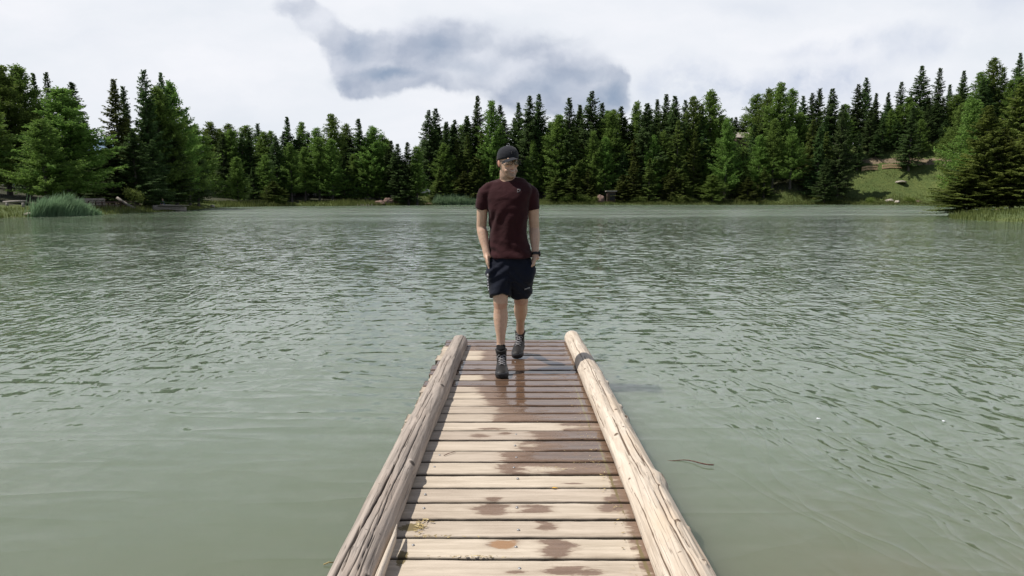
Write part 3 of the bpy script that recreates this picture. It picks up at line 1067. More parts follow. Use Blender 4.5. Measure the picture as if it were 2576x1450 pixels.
def deck():
    rg = random.Random(3)
    V, Q, wet, plank, org, moss, side_ = [], [], [], [], [], [], []
    TH = 0.045
    for i in range(len(gy) - 1):
        g = (0.017 if i < 14 else 0.021) + 0.005 * rg.random()
        y1, y0 = gy[i] - g * .5, gy[i + 1] + g * .5
        if i < 6:
            y1, y0 = gy[i] - .006, gy[i + 1] + .006
        xl = -0.676 + rg.uniform(-.014, .014)
        xr = 0.675 + rg.uniform(-.015, .015)
        tilt = rg.uniform(-.003, .003)
        dzz = rg.uniform(-.002, .002)
        nx = 110
        r = 0.006
        prof = [(y0, -TH), (y0, -r * 1.6), (y0 + r * .35, -r * .45), (y0 + r * 1.4, 0)]
        k = 7
        for j in range(1, k):
            prof.append((y0 + r * 1.4 + (y1 - y0 - r * 2.8) * j / k, 0.0))
        prof += [(y1 - r * 1.4, 0), (y1 - r * .35, -r * .45), (y1, -r * 1.6), (y1, -TH)]
        base = len(V)
        np_ = len(prof)
        pid = rg.random()
        dt = dry_to[i] if i < len(dry_to) else 9999
        for a in range(nx + 1):
            x = xl + (xr - xl) * a / nx
            for jj, (yy, dz) in enumerate(prof):
                edge = (0 if 3 <= jj <= np_ - 4 else 1)
                wobl = 0.0035 * noise.noise(Vector((x * 5, i * 3.1, 0))) + 0.002 * noise.noise(Vector((x * 22, i * 1.7, 2)))
                wobr = 0.0035 * noise.noise(Vector((x * 5, i * 3.1 + 40, 0))) + 0.002 * noise.noise(Vector((x * 22, i * 1.7, 9)))
                fr = (yy - y0) / (y1 - y0)
                y = yy + wobl * (1 - fr) + wobr * fr
                cup = -0.0025 * math.sin(math.pi * fr)
                z = deck_z(y) + dz + dzz + tilt * x + (cup if not edge else 0) + 0.0012 * noise.noise(Vector((x * 9, y * 40, 1)))
                V.append((x, y, z))
                # signed "wetness" distance
                if dt is None:
                    wv = 0.4
                    if i in (2,):
                        wv = 0.3
                elif dt > 5000:
                    wv = -0.4
                else:
                    wv = x - px2x(dt, yy)
                    wv = max(-.4, min(.4, wv))
                if i > 18:
                    wv = -0.4
                if i == 19:
                    wv = max(-.4, min(.4, (x - px2x(1268, yy)) * 1.0))
                for (sx_, sy_, rx, ry) in dryisl:
                    q = 1 - math.hypot((x - sx_) / rx, (yy - sy_) / ry)
                    wv = min(wv, -q * min(rx, .08))
                for (sx_, sy_, rx, ry) in spots:
                    if abs(x - sx_) < 3 * rx + .1:
                        q = 1 - math.hypot((x - sx_) / rx, (yy - sy_) / ry)
                        wv = max(wv, q * 0.10)
                if x > 0.475 and i > 15:
                    wv = max(wv, (x - 0.49) * 1.2)
                if wv > 0 and i > 8 and x < .3 and rg.random() < 0:
                    pass
                wet.append(wv)
                plank.append(pid)
                org.append(max(0, 1.2 - 14 * math.hypot((x - ORANGE[0]), (yy - ORANGE[1]) * 1.3)))
                mv = 0
                for (mx_, my_, rx, ry) in MOSS:
                    mv = max(mv, 0.75 * (1.35 - math.hypot((x - mx_) / rx, (yy - my_) / ry)))
                ed = min(abs(yy - y0), abs(yy - y1))
                mv = max(mv, 0.30 * (1 - ed / .02) if ed < .02 else 0)
                moss.append(mv)
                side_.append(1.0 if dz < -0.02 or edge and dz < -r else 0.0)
        for a in range(nx):
            for jj in range(np_ - 1):
                p0 = base + a * np_ + jj
                Q.append((p0, p0 + np_, p0 + np_ + 1, p0 + 1))
            p0 = base + a * np_
            Q.append((p0 + np_ - 1, p0 + 2 * np_ - 1, p0 + np_, p0))
        for a in (0, nx):
            b0 = base + a * np_
            for jj in range(np_ // 2):
                q = (b0 + jj, b0 + jj + 1, b0 + np_ - 2 - jj, b0 + np_ - 1 - jj)
                if len(set(q)) == 4:
                    Q.append(q if a == 0 else q[::-1])
    V = np.array(V) - np.array(PIER.location)[None]
    me = quads_mesh('deck', V, Q, {'wet': wet, 'plank': plank, 'orange': org, 'moss': moss, 'gap_shade': side_})
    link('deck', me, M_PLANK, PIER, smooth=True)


deck()


def mat_log(name, c1, c2, crackc, warm, sheen=0.0):
    m, t, b = material(name, Roughness=0.8)
    p = objco(t)
    ps = t.v('MULTIPLY', p, (1.0, 0.07, 1.0))
    f1 = t.noise(ps, 34, 6, 0.65, 0.5)
    f2 = t.noise(ps, 120, 4, 0.6, 0.3)
    big = t.noise(t.v('MULTIPLY', p, (1, .35, 1)), 5, 5, 0.6)
    c = t.mix(t.rng(f1, 0.34, 0.66), c1, c2)
    c = t.mix(t.rng(big, 0.5, 0.7, 0, .55), c, warm)
    c = t.mix(t.rng(f2, 0.6, 0.78, 0, .35), c, crackc)
    lw = t.v('MULTIPLY', p, (1.0, 0.03, 1.0))
    l1 = t.m('ABSOLUTE', t.m('SUBTRACT', t.noise(lw, 18, 2, 0.5, 0.15), 0.5))
    l2 = t.m('ABSOLUTE', t.m('SUBTRACT', t.noise(t.v('ADD', lw, (3, 1, 5)), 34, 2, 0.5, 0.15), 0.5))
    br = t.noise(p, 3.5, 3, 0.5)
    ln = t.m('MAXIMUM', t.m('MULTIPLY', t.rng(l1, 0.012, 0.0), t.rng(br, 0.42, 0.52)), t.m('MULTIPLY', t.rng(l2, 0.014, 0.0), t.rng(br, 0.56, 0.46)))
    c = t.mix(t.m('MULTIPLY', ln, 0.55), c, crackc)
    spk = t.rng(t.noise(p, 38, 2, 0.5), 0.70, 0.76)
    c = t.mix(t.m('MULTIPLY', spk, 0.7), c, crackc)
    crk = t.attr('crack')
    c = t.mix(t.rng(crk, 0.25, 0.8), c, crackc)
    t.put(b.inputs['Base Color'], c)
    h = t.m('SUBTRACT', t.m('ADD', f1, t.m('MULTIPLY', f2, 0.5)), t.m('MULTIPLY', ln, 0.5))
    t.put(b.inputs['Normal'], t.bump(h, 0.005, 0.8))
    return m


M_LOG_GREY = mat_log('grey_log_wood', (0.25, 0.21, 0.18), (0.44, 0.375, 0.325), (0.05, 0.038, 0.03), (0.40, 0.31, 0.25))
M_LOG_PALE = mat_log('pale_peeled_log_wood', (0.45, 0.375, 0.30), (0.66, 0.575, 0.48), (0.12, 0.08, 0.05), (0.52, 0.40, 0.28))


def make_log(name, mat, x0, x1, ytop, ynear, r0, r1, cracks, knots, label, seed, flat=0.0):
    """a log lying on the deck from ynear to ytop; cracks: (angle, y centre, half length, depth), knots: (angle, y, radius, height)"""
    ns, na = 420, 150
    V, crk = [], []
    L = ytop - ynear
    org = Vector(((x0 + x1) / 2, (ytop + ynear) / 2, deck_z((ytop + ynear) / 2) + r0))
    for i in range(ns):
        f = i / (ns - 1)
        y = ynear + L * f
        r = r0 + (r1 - r0) * f
        e = min(1.0, (ytop - y) / 0.05)
        e2 = min(1.0, (y - ynear) / 0.05)
        rr = r * (0.80 + 0.20 * math.sqrt(max(0, 1 - (1 - e) ** 2))) * (0.86 + 0.14 * math.sqrt(max(0, 1 - (1 - e2) ** 2)))
        cx = x0 + (x1 - x0) * f + 0.012 * noise.noise(Vector((y * .5, seed, 0)))
        cz = deck_z(y) + r * 0.42 + 0.006 * noise.noise(Vector((y * .6, seed, 5)))
        for j in range(na):
            th = 2 * math.pi * j / na
            ca, sa = math.cos(th), math.sin(th)
            q = Vector((ca * 1.1, y * 0.9, sa * 1.1 + seed))
            dr = 0.10 * noise.noise(q) + 0.05 * noise.noise(q * 2.7)
            dr += 0.016 * noise.noise(Vector((ca * 7, y * .8, sa * 7 + seed)))
            dr += 0.007 * noise.noise(Vector((ca * 16, y * 1.8, sa * 16 + seed)))
            cv = 0.0
            for (ca_, cy_, hl, dp, wd) in cracks:
                if abs(y - cy_) < hl:
                    wig = ca_ + 0.15 * noise.noise(Vector((y * 1.8, ca_ * 9, seed))) + 0.05 * noise.noise(Vector((y * 8, ca_ * 9, seed)))
                    da = abs((th - wig + math.pi) % (2 * math.pi) - math.pi)
                    ww = wd * (1 - (abs(y - cy_) / hl) ** 2) ** .5
                    if da < ww:
                        k = (1 - da / ww)
                        dr -= dp * k
                        cv = max(cv, min(1, k * 1.6))
            for (ka, ky, kr, kh) in knots:
                da = abs((th - ka + math.pi) % (2 * math.pi) - math.pi) * r
                dd = math.hypot(da, (y - ky) * .8) / kr
                if dd < 1:
                    k = (1 - dd * dd) ** 2
                    dr += kh / r * k
                    if dd < 0.5:
                        cv = max(cv, min(1, 1.6 * (1 - dd / .5)))
                    if dd < 0.33:
                        dr -= 0.25 * kh / r * (1 - dd / .33)
            rad = rr * (1 + dr)
            zz = sa * rad
            if zz < -rr * .40:
                zz = -rr * .40 + (zz + rr * .40) * .04
            V.append((cx + ca * rad, y, cz + zz))
            crk.append(cv)
    Q = grid_faces(ns, na, wrap=True)
    V = [Vector(v) for v in V]
    # weathered, slightly uneven end faces, as rings towards the core
    for end in (0, ns - 1):
        row = list(range(end * na, end * na + na))
        c = sum((V[i] for i in row), Vector()) / na
        sgn = 1 if end else -1
        prev = row
        for s_ in (0.75, 0.5, 0.25, 0.06):
            new = []
            for j, i in enumerate(row):
                p = c + (V[i] - c) * s_
                p.y += sgn * (0.010 * (1 - s_) + 0.006 * noise.noise(Vector((j * .5, s_ * 9, seed))))
                V.append(p)
                crk.append(0.25 + 0.5 * (noise.noise(Vector((j * .9, s_ * 3, seed))) > 0.25))
                new.append(len(V) - 1)
            for j in range(na):
                k = (j + 1) % na
                f_ = (prev[j], prev[k], new[k], new[j])
                Q.append(f_ if end == 0 else f_[::-1])
            prev = new
        V.append(c + Vector((0, sgn * .01, 0)))
        crk.append(0.6)
        ci = len(V) - 1
        for j in range(0, na, 2):
            Q.append((prev[j], prev[j + 1], prev[(j + 2) % na], ci))
    me = quads_mesh(name, np.array([v - org for v in V]), Q, {'crack': crk})
    o = link(name, me, mat, PIER)
    o.location = org - PIER.location
    if label:
        o['label'] = label
    return o


PI = math.pi
rl = random.Random(8)
cr_left = [(PI * .53, 2.75, .55, .32, .10), (PI * .50, 3.5, .35, .2, .06), (PI * .62, 2.1, .5, .35, .16), (PI * .57, 4.4, .5, .14, .05), (PI * .42, 5.2, .5, .12, .04), (PI * .36, 3.1, .9, .12, .04),
           (PI * .60, 5.6, .4, .12, .05), (PI * .46, 1.7, .5, .16, .05)]
cr_left += [(rl.uniform(.15, .85) * PI, rl.uniform(1.8, 6.2), rl.uniform(.5, 1.1), rl.uniform(.03, .06), rl.uniform(.045, .055)) for _ in range(5)]
kn_left = [(PI * .22, 3.25, .05, .012), (PI * .55, 2.35, .03, .006), (PI * .3, 4.7, .05, .01), (PI * .18, 2.2, .06, .015)]
make_log('log_rail', M_LOG_GREY, -0.608, -0.519, 6.66, -0.3, 0.089, 0.080, cr_left, kn_left, 'grey weathered log with long cracks, on the left edge of the deck', 3.3)
cr_right = [(PI * .42, 2.9, .6, .10, .04), (PI * .50, 2.35, .6, .10, .05), (PI * .62, 3.6, .3, .12, .05), (PI * .25, 4.3, .7, .14, .08), (PI * .20, 5.6, .6, .16, .12), (PI * .86, 4.2, .35, .12, .07),
            (PI * .47, 3.4, .28, .08, .06)]
cr_right += [(rl.uniform(.12, .9) * PI, rl.uniform(1.8, 6.2), rl.uniform(.3, .7), rl.uniform(.02, .04), rl.uniform(.045, .05)) for _ in range(7)]
kn_right = [(rl.uniform(.15, .8) * PI, rl.uniform(2.2, 6.4), rl.uniform(.014, .022), .007) for _ in range(12)] + [(PI * .18, 3.05, .080, .021), (PI * .68, 3.62, .04, .012), (PI * .45, 5.9, .022, .008), (PI * .30, 5.1, .03, .012), (PI * .13, 4.9, .03, .016), (PI * .5, 4.75, .022, .007), (PI * .36, 4.4, .02, .008),
            (PI * .2, 4.0, .035, .016), (PI * .45, 4.05, .03, .006), (PI * .72, 5.2, .03, .008), (PI * .4, 2.55, .03, .008), (PI * .12, 4.3, .03, .015)]
make_log('log_rail', M_LOG_PALE, 0.626, 0.622, 6.90, 2.12, 0.096, 0.077, cr_right, kn_right, 'pale peeled log with knots, on the right edge of the deck', 7.9)
make_log('log_rail', M_LOG_PALE, 0.640, 0.63, 2.09, -0.3, 0.09, 0.088, cr_right[:3], [], 'short near end of the right-hand rail, mostly below the photo', 5.2)

# splintered strip leaning on the inner side of the left log, near
sp = MB()
pts = [(-0.487, 1.9, deck_z(1.9) + .03), (-0.475, 2.3, deck_z(2.3) + .045), (-0.468, 2.55, deck_z(2.5) + .055), (-0.474, 2.66, deck_z(2.6) + .06)]
sp.tube([Vector(p) - PIER.location for p in pts], [.03, .028, .02, .004], 9, ratio=0.5)
sp.build('splintered_strip', M_LOG_PALE, PIER)

# bearers and piles under the deck
bb = MB()
for x in (-0.5, 0.5):
    bb.box(Vector((x, 3.2, deck_z(3.2) - 0.12)) - PIER.location, (0.12, 7.3, 0.13), Euler((-DECK_S, 0, 0)), 0.01)
bb.build('bearer', M_OLDWOOD, PIER, smooth=False)
for x in (-.5, .5):
    for y in (1.2, 3.8, 6.4):
        pl = MB()
        z = deck_z(y)
        pl.tube([Vector((x, y, z - .18)) - PIER.location, Vector((x, y, -1.3)) - PIER.location], [.07, .075], 12)
        pl.build('pile', M_OLDWOOD, PIER)
# screw heads
M_STEEL, t_, b_ = material('galvanised_steel', Metallic=0.8, Roughness=0.55)
b_.inputs['Base Color'].default_value = (.32, .32, .33, 1)
scm = MB().tube([(0, 0, 0), (0, 0, .005), (0, 0, .007)], [.0065, .0065, .004], 8).mesh('screw_head')
for i in range(len(gy) - 1):
    ym = (gy[i] + gy[i + 1]) / 2
    for x in (-0.41, 0.02):
        if rl.random() < (.75 if i > 17 else .12):
            link('screw_head', scm, M_STEEL, PIER, smooth=False,
                 loc=Vector((x + rl.uniform(-.01, .01), ym + rl.uniform(-.03, .03), deck_z(ym) - .004)) - PIER.location)

# ------------------------------------------------------------------ loose bits on and round the pier
M_STRAW, t_, b_ = material('dry_straw', Roughness=.8)
n_ = t_.n.new('ShaderNodeNewGeometry').outputs['Random Per Island']
t_.put(b_.inputs['Base Color'], t_.ramp(n_, [(0, (.10, .07, .03)), (.5, (.36, .26, .10)), (1, (.55, .45, .24))]))


def litter(name, label, clusters, mat, cat='litter'):
    mb = MB()
    for (cx, cy, sx_, sy_, n, ln) in clusters:
        for _ in range(n):
            x, y = cx + rl.gauss(0, sx_), cy + rl.gauss(0, sy_)
            if abs(x - .04) > .45:
                continue
            a = rl.uniform(0, PI)
            l = ln * rl.uniform(.4, 1.2)
            z = deck_z(y) + .003 + rl.random() * .004
            p = Vector((x, y, z))
            dv = Vector((math.cos(a), math.sin(a) * .6, rl.uniform(-.05, .15))) * l
            wv = Vector((-math.sin(a), math.cos(a), 0)) * l * rl.uniform(.06, .18)
            mb.add([p - dv * .5 - wv, p - dv * .5 + wv, p + dv * .5 + wv, p + dv * .5 - wv], [(0, 1, 2, 3)])
    o = mb.build(name, mat, None, smooth=False)
    tag(o, label, cat, kind='stuff')


cl = [(px2x(1035, deck_y(1326)), deck_y(1326), .035, .03, 150, .022), (px2x(1080, deck_y(1352)), deck_y(1352), .08, .006, 40, .018),
      (px2x(1190, deck_y(1404)), deck_y(1404), .08, .006, 40, .015)]
for k in range(10):
    yy = gy[k + 9] + .02
    cl.append((rl.uniform(0, .35), yy, .12, .015, 16, .008))
cl += [(px2x(1400, deck_y(1180)), deck_y(1180), .07, .02, 60, .01), (px2x(1480, deck_y(1165)), deck_y(1165), .07, .02, 30, .01), (.44, 4.2, .02, .5, 60, .014), (.47, 3.2, .02, .5, 60, .014)]
litter('straw_litter', 'bits of dry straw and seed caught on the plank gaps and wet planks', cl, M_STRAW)

M_LEAF, t_, b_ = material('yellow_leaf', Roughness=.6)
b_.inputs['Base Color'].default_value = (.62, .36, .05, 1)


def leaf(name, px, py, size, rz, mat, label, cat, z=None, ratio=.4):
    if z is None:
        y = deck_y(py)
        p = Vector((px2x(px, y), y, deck_z(y) + .004))
    else:
        p = ground_pt(px, py)
        p.z = z
    V, Fc = [], []
    n = 10
    for i in range(n + 1):
        f = i / n
        wv = math.sin(PI * f ** .8) * size * ratio * .5
        for s_ in (-1, 0, 1):
            V.append(Vector(((f - .5) * size, s_ * wv, abs(s_) * size * .06 + size * .04 * math.sin(f * 5))))
    Fc = grid_faces(n + 1, 3)
    me = bpy.data.meshes.new(name)
    me.from_pydata([tuple(v) for v in V], [], Fc)
    o = link(name, me, mat, None, loc=p)
    so = o.modifiers.new('thickness', 'SOLIDIFY')
    so.thickness = .0015
    o.rotation_euler = (0, 0, rz)
    tag(o, label, cat)
    return o


leaf('yellow_leaf', 1396, 1230.5, .03, .1, M_LEAF, 'small bright yellow leaf lying in a plank gap right of the middle', 'leaf')
M_WHITE, t_, b_ = material('white_down', Roughness=.6)
b_.inputs['Base Color'].default_value = (.85, .87, .9, 1)
leaf('floating_feather', 2059, 1058, .035, .3, M_WHITE, 'white bit of down on the water, nearer the pier of the two', 'feather', z=.012, ratio=.6)
leaf('floating_feather', 2373, 1064, .035, 1.0, M_WHITE, 'white bit of down on the water, farther right of the two', 'feather', z=.012, ratio=.6)


def stick(name, pts, rad, mat, label, cat):
    pts = [Vector(p) for p in pts]
    o = MB().tube([p - pts[0] for p in pts], rad, 8).build(name, mat)
    o.location = pts[0]
    return tag(o, label, cat)


M_TWIG = mat_bark('reddish_twig', (.10, .035, .028), (.20, .09, .06), 30)
pts = []
for i in range(12):
    f = i / 11
    p = ground_pt(1655 + 140 * f, 1152 + 22 * f + 3 * math.sin(f * 9))
    p.z = .004 - .012 * abs(f - .8) + .012 * f
    pts.append(p)
stick('floating_twig', pts, [.0015 + .0028 * (i / 11) for i in range(12)], M_TWIG, 'thin reddish twig floating in the water just right of the pale log', 'twig')
p0, p1 = ground_pt(814, 1424), ground_pt(841, 1419)
p0.z = p1.z = .006
stick('floating_straw', [p0, (p0 + p1) / 2 + Vector((0, 0, .006)), p1], [.003, .003, .002], M_STRAW, 'yellow straw floating beside the near end of the grey log', 'straw')
yy = deck_y(1143)
stick('dark_twig', [(px2x(1118, yy), yy - .03, deck_z(yy) + .004), (px2x(1130, yy), yy - .005, deck_z(yy) + .008), (px2x(1145, yy), yy + .03, deck_z(yy) + .004)], [.0022, .002, .0012], M_TWIG,
      'tiny dark twig on a dry plank beside the grey log', 'twig')

# ================================================================== THE MAN
YM = 5.62


def M(X, Y, dy=0.0):
    """a point of the figure at depth YM + dy (X, Y: measured on an enlarged view of the figure)"""
    return at(1132.1 + 0.24285 * X, 327.0 + 0.24285 * Y, YM + dy)


PX = 0.24285 * (YM * math.cos(PITCH)) / F        # metres per measured unit


def loft(mb, st, seg=28, fwd=Vector((0, -1, 0)), cap=True, yaw=0.0):
    """st: (centre, half width, half depth[, squareness]) sections along a limb; width lies across, depth along fwd"""
    n = len(st)
    if yaw:
        fwd = Vector((-math.sin(yaw), -math.cos(yaw), 0))
    C = [Vector(a[0]) for a in st]
    V, Fc = [], []
    for i, a in enumerate(st):
        td = (C[min(i + 1, n - 1)] - C[max(i - 1, 0)]).normalized()
        f = (fwd - td * fwd.dot(td)).normalized()
        sd = td.cross(f)
        p = a[3] if len(a) > 3 else 2.0
        for j in range(seg):
            th = 2 * PI * j / seg
            c, s_ = math.cos(th), math.sin(th)
            c = math.copysign(abs(c) ** (2 / p), c)
            s_ = math.copysign(abs(s_) ** (2 / p), s_)
            V.append(C[i] + sd * c * a[1] + f * s_ * a[2])
    for i in range(n - 1):
        for j in range(seg):
            k = (j + 1) % seg
            Fc.append((i * seg + j, i * seg + k, (i + 1) * seg + k, (i + 1) * seg + j))
    if cap:
        Fc.append(tuple(range(seg))[::-1])
        Fc.append(tuple((n - 1) * seg + j for j in range(seg)))
    return mb.add(V, Fc)


def fuse(mb, name, voxel, smooth=4, factor=0.5, disp=None):
    """melt all shapes of mb into one continuous surface"""
    me = mb.mesh(name + '_raw')
    bm = bmesh.new()
    bm.from_mesh(me)
    bmesh.ops.recalc_face_normals(bm, faces=bm.faces)
    bm.to_mesh(me)
    bm.free()
    o = bpy.data.objects.new(name + '_raw', me)
    COL.objects.link(o)
    r = o.modifiers.new('r', 'REMESH')
    r.mode = 'VOXEL'
    r.voxel_size = voxel
    s_ = o.modifiers.new('s', 'SMOOTH')
    s_.iterations = smooth
    s_.factor = factor
    dg = bpy.context.evaluated_depsgraph_get()
    dg.update()
    out = bpy.data.meshes.new_from_object(o.evaluated_get(dg))
    bpy.data.objects.remove(o)
    out.name = name
    if disp:
        nn = [v.normal.copy() for v in out.vertices]
        for v, n in zip(out.vertices, nn):
            v.co = v.co + n * disp(v.co, n)
        out.update()
    return out


def pt_attr(me, name, fn):
    a = me.attributes.new(name, 'FLOAT', 'POINT')
    a.data.foreach_set('value', [float(fn(v.co)) for v in me.vertices])


MAN = empty('person', (M(590, 2482).x, YM, deck_z(YM)),
            'man in dark red t-shirt, black shorts and cap walking on the pier, hands in pockets', 'person')


def body_part(name, me, mat, parent=MAN):
    """mesh given in world coordinates, kept in the figure's own frame"""
    off = parent.matrix_basis.translation if parent is MAN else MAN.location
    for v in me.vertices:
        v.co -= off
    return link(name, me, mat, parent)


# ---- materials
def mat_skin():
    m, t, b = material('skin', Roughness=0.5)
    p = objco(t)
    n = t.noise(p, 9, 5, 0.6)
    n2 = t.noise(p, 60, 3, 0.6)
    c = t.mix(t.rng(n, 0.3, 0.7), (0.55, 0.35, 0.25), (0.64, 0.44, 0.325))
    c = t.mix(t.rng(n2, 0.5, 0.8, 0, .35), c, (0.42, 0.20, 0.14))
    c = t.mix(t.attr('flush'), c, (0.50, 0.16, 0.10))
    bd = t.m('MULTIPLY', t.attr('beard'), t.rng(t.noise(p, 160, 3, 0.7), 0.3, 0.6, 0.55, 1.0))
    c = t.mix(t.m('MULTIPLY', bd, 0.55), c, (0.13, 0.075, 0.05))
    c = t.mix(t.attr('lips'), c, (0.42, 0.19, 0.15))
    hr = t.m('MULTIPLY', t.attr('hairy'), t.rng(t.noise(t.v('MULTIPLY', p, (1, 1, .3)), 140, 3, 0.7), 0.5, 0.7))
    c = t.mix(t.m('MULTIPLY', hr, 0.3), c, (0.16, 0.09, 0.05))
    t.put(b.inputs['Base Color'], c)
    b.inputs['Subsurface Weight'].default_value = 0.12
    b.inputs['Subsurface Radius'].default_value = (0.012, 0.005, 0.003)
    t.put(b.inputs['Normal'], t.bump(n2, 0.001, 0.5))
    return m


def mat_cloth(name, c1, c2, scale=700, rough=0.9, fold=0.004):
    m, t, b = material(name, Roughness=rough)
    p = objco(t)
    weave = t.noise(p, scale, 2, 0.5)
    n = t.noise(p, 7, 4, 0.6)
    t.put(b.inputs['Base Color'], t.mix(t.rng(n, 0.3, 0.7), c1, c2))
    cre = t.noise(t.v('MULTIPLY', p, (1, 1, 1.6)), 11, 4, 0.6, 0.6)
    t.put(b.inputs['Normal'], t.bump(weave, 0.0006, 0.4, t.bump(cre, fold * 2.5, 0.7)))
    b.inputs['Sheen Weight'].default_value = 0.08
    b.inputs['Specular IOR Level'].default_value = 0.2
    return m


M_SKIN = mat_skin()
M_SHIRT = mat_cloth('dark_red_jersey', (0.029, 0.0070, 0.0090), (0.040, 0.0098, 0.0125))
M_SHORTS = mat_cloth('black_navy_shorts', (0.007, 0.009, 0.018), (0.010, 0.013, 0.025))
M_CAP = mat_cloth('black_cap_cloth', (0.016, 0.017, 0.022), (0.024, 0.025, 0.031))
M_SOCK = mat_cloth('black_knit', (0.008, 0.008, 0.009), (0.013, 0.013, 0.014))
M_BOOT = mat_cloth('dark_boot_leather', (0.010, 0.009, 0.009), (0.026, 0.023, 0.022), 300, 0.55, 0.002)
M_BOOTG = mat_cloth('grey_boot_rubber', (0.035, 0.036, 0.04), (0.06, 0.06, 0.065), 200, 0.5, 0.001)
M_SOLE, t_, b_ = material('black_rubber_sole', Roughness=.6)
b_.inputs['Base Color'].default_value = (.008, .008, .009, 1)
M_LACE, t_, b_ = material('grey_lace', Roughness=.8)
b_.inputs['Base Color'].default_value = (.32, .31, .32, 1)
M_HAIR, t_, b_ = material('brown_hair', Roughness=.7)
b_.inputs['Base Color'].default_value = (.045, .025, .014, 1)
M_BLACK, t_, b_ = material('black_plastic', Roughness=.35)
b_.inputs['Base Color'].default_value = (.01, .01, .011, 1)
M_PRINT, t_, b_ = material('pale_print', Roughness=.7)
b_.inputs['Base Color'].default_value = (.55, .56, .6, 1)
M_PRINTG, t_, b_ = material('grey_print', Roughness=.7)
b_.inputs['Base Color'].default_value = (.20, .19, .2, 1)
M_TEETH, t_, b_ = material('teeth', Roughness=.3)
b_.inputs['Base Color'].default_value = (.62, .58, .52, 1)
M_EYE, t_, b_ = material('eye_white', Roughness=.2)
b_.inputs['Base Color'].default_value = (.55, .52, .5, 1)
M_IRIS, t_, b_ = material('iris', Roughness=.1)
b_.inputs['Base Color'].default_value = (.03, .04, .05, 1)
M_LENS, t_, b_ = material('spectacle_lens', Roughness=.03)
tp = t_.n.new('ShaderNodeBsdfTransparent')
tp.inputs[0].default_value = (.93, .93, .93, 1)
mx_ = t_.n.new('ShaderNodeMixShader')
mx_.inputs[0].default_value = .08
t_.l.new(tp.outputs[0], mx_.inputs[1])
t_.l.new(b_.outputs[0], mx_.inputs[2])
t_.l.new(mx_.outputs[0], t_.n['Material Output'].inputs[0])

# ---- head frame: turned towards the right of the photo, chin slightly down
HC = M(600, 345, -0.02)                          # middle of the head
HM = (Matrix.Rotation(R(26), 4, 'Z') @ Matrix.Rotation(R(1), 4, 'X'))


def hp(x, y, z):
    """head coordinates: x to its left, y backward, z up, in metres"""
    return HC + (HM @ Vector((x, y, z)))


HR = HM.to_3x3()
hd = MB()
# skull and face as horizontal sections: z, half width, front y, back y
sec = [(-0.122, .018, -.078, -.040), (-0.112, .033, -.086, -.025), (-0.098, .043, -.090, -.008), (-0.080, .051, -.088, .015), (-0.058, .060, -.084, .045), (-0.030, .066, -.083, .066),
       (-0.005, .070, -.082, .080), (0.022, .073, -.080, .090), (0.050, .0745, -.082, .094), (0.075, .071, -.078, .090), (0.095, .060, -.066, .078), (0.110, .041, -.042, .056), (0.117, .016, -.012, .026)]
st = []
V, Fc = [], []
seg = 36
for (z, wv, yf, yb) in sec:
    cy, ry = (yf + yb) / 2, (yb - yf) / 2
    for j in range(seg):
        th = 2 * PI * j / seg
        c, s_ = math.cos(th), math.sin(th)
        c2 = math.copysign(abs(c) ** .85, c)
        V.append(hp(c2 * wv, cy - s_ * ry, z))
Fc = grid_faces(len(sec), seg, wrap=True)
Fc.append(tuple(range(seg))[::-1])
Fc.append(tuple((len(sec) - 1) * seg + j for j in range(seg)))
hd.add(V, Fc)
hd.ball(hp(0, -.086, -.108), (.019, .013, .013), HR)            # chin
hd.ball(hp(0, -.092, -.030), (.013, .016, .014), HR)            # nose tip
hd.tube([hp(0, -.082, .020), hp(0, -.092, -.005), hp(0, -.099, -.028)], [.007, .009, .011], 10)
for s_ in (-1, 1):
    hd.ball(hp(s_ * .010, -.088, -.034), (.007, .009, .007), HR)     # nostril wings
    hd.ball(hp(s_ * .042, -.066, -.016), (.020, .016, .014), HR)     # cheek bones
    hd.ball(hp(s_ * .030, -.082, .031), (.019, .009, .006), HR)      # brow
    hd.ball(hp(s_ * .076, .006, -.004), (.007, .019, .031), HR @ Euler((R(-12), 0, R(s_ * -14))).to_matrix())     # ears
    hd.ball(hp(s_ * .074, .000, -.026), (.006, .009, .010), HR)
    hd.ball(hp(s_ * .038, -.062, -.062), (.018, .018, .018), HR)     # cheeks lifted in a smile
hd.ball(hp(0, -.089, -.057), (.020, .007, .005), HR)
hd.ball(hp(0, -.086, -.073), (.019, .008, .0055), HR)
# neck
loft(hd, [(hp(0, .012, -.055), .060, .066), (hp(0, .010, -.10), .062, .063), (M(601, 510, .0), .066, .064), (M(601, 545, .004), .074, .070), (M(601, 570, .006), .090, .074), (M(602, 600, .01), .09, .07)])
# trunk
loft(hd, [(M(602, 545, .01), .075, .06), (M(600, 590, .01), .12, .062, 2.0), (M(598, 640, .01), .155, .076, 2.0), (M(596, 740, .0), .155, .095, 2.0), (M(598, 840, -.005), .142, .098, 2.0),
          (M(603, 960, -.0), .132, .093, 2.0), (M(606, 1080, .0), .130, .091, 2.0), (M(608, 1200, .01), .138, .095, 2.0), (M(612, 1330, .01), .150, .105, 2.2), (M(615, 1430, .01), .160, .112, 2.4),
          (M(616, 1500, .01), .14, .10, 2.2)])
# arms
SHL, SHR = M(345, 640, .01), M(852, 640, .01)
ELL, ELR = M(326, 1010, .045), M(872, 1020, .045)
WRL, WRR = M(380, 1285, -.055), M(886, 1300, -.05)


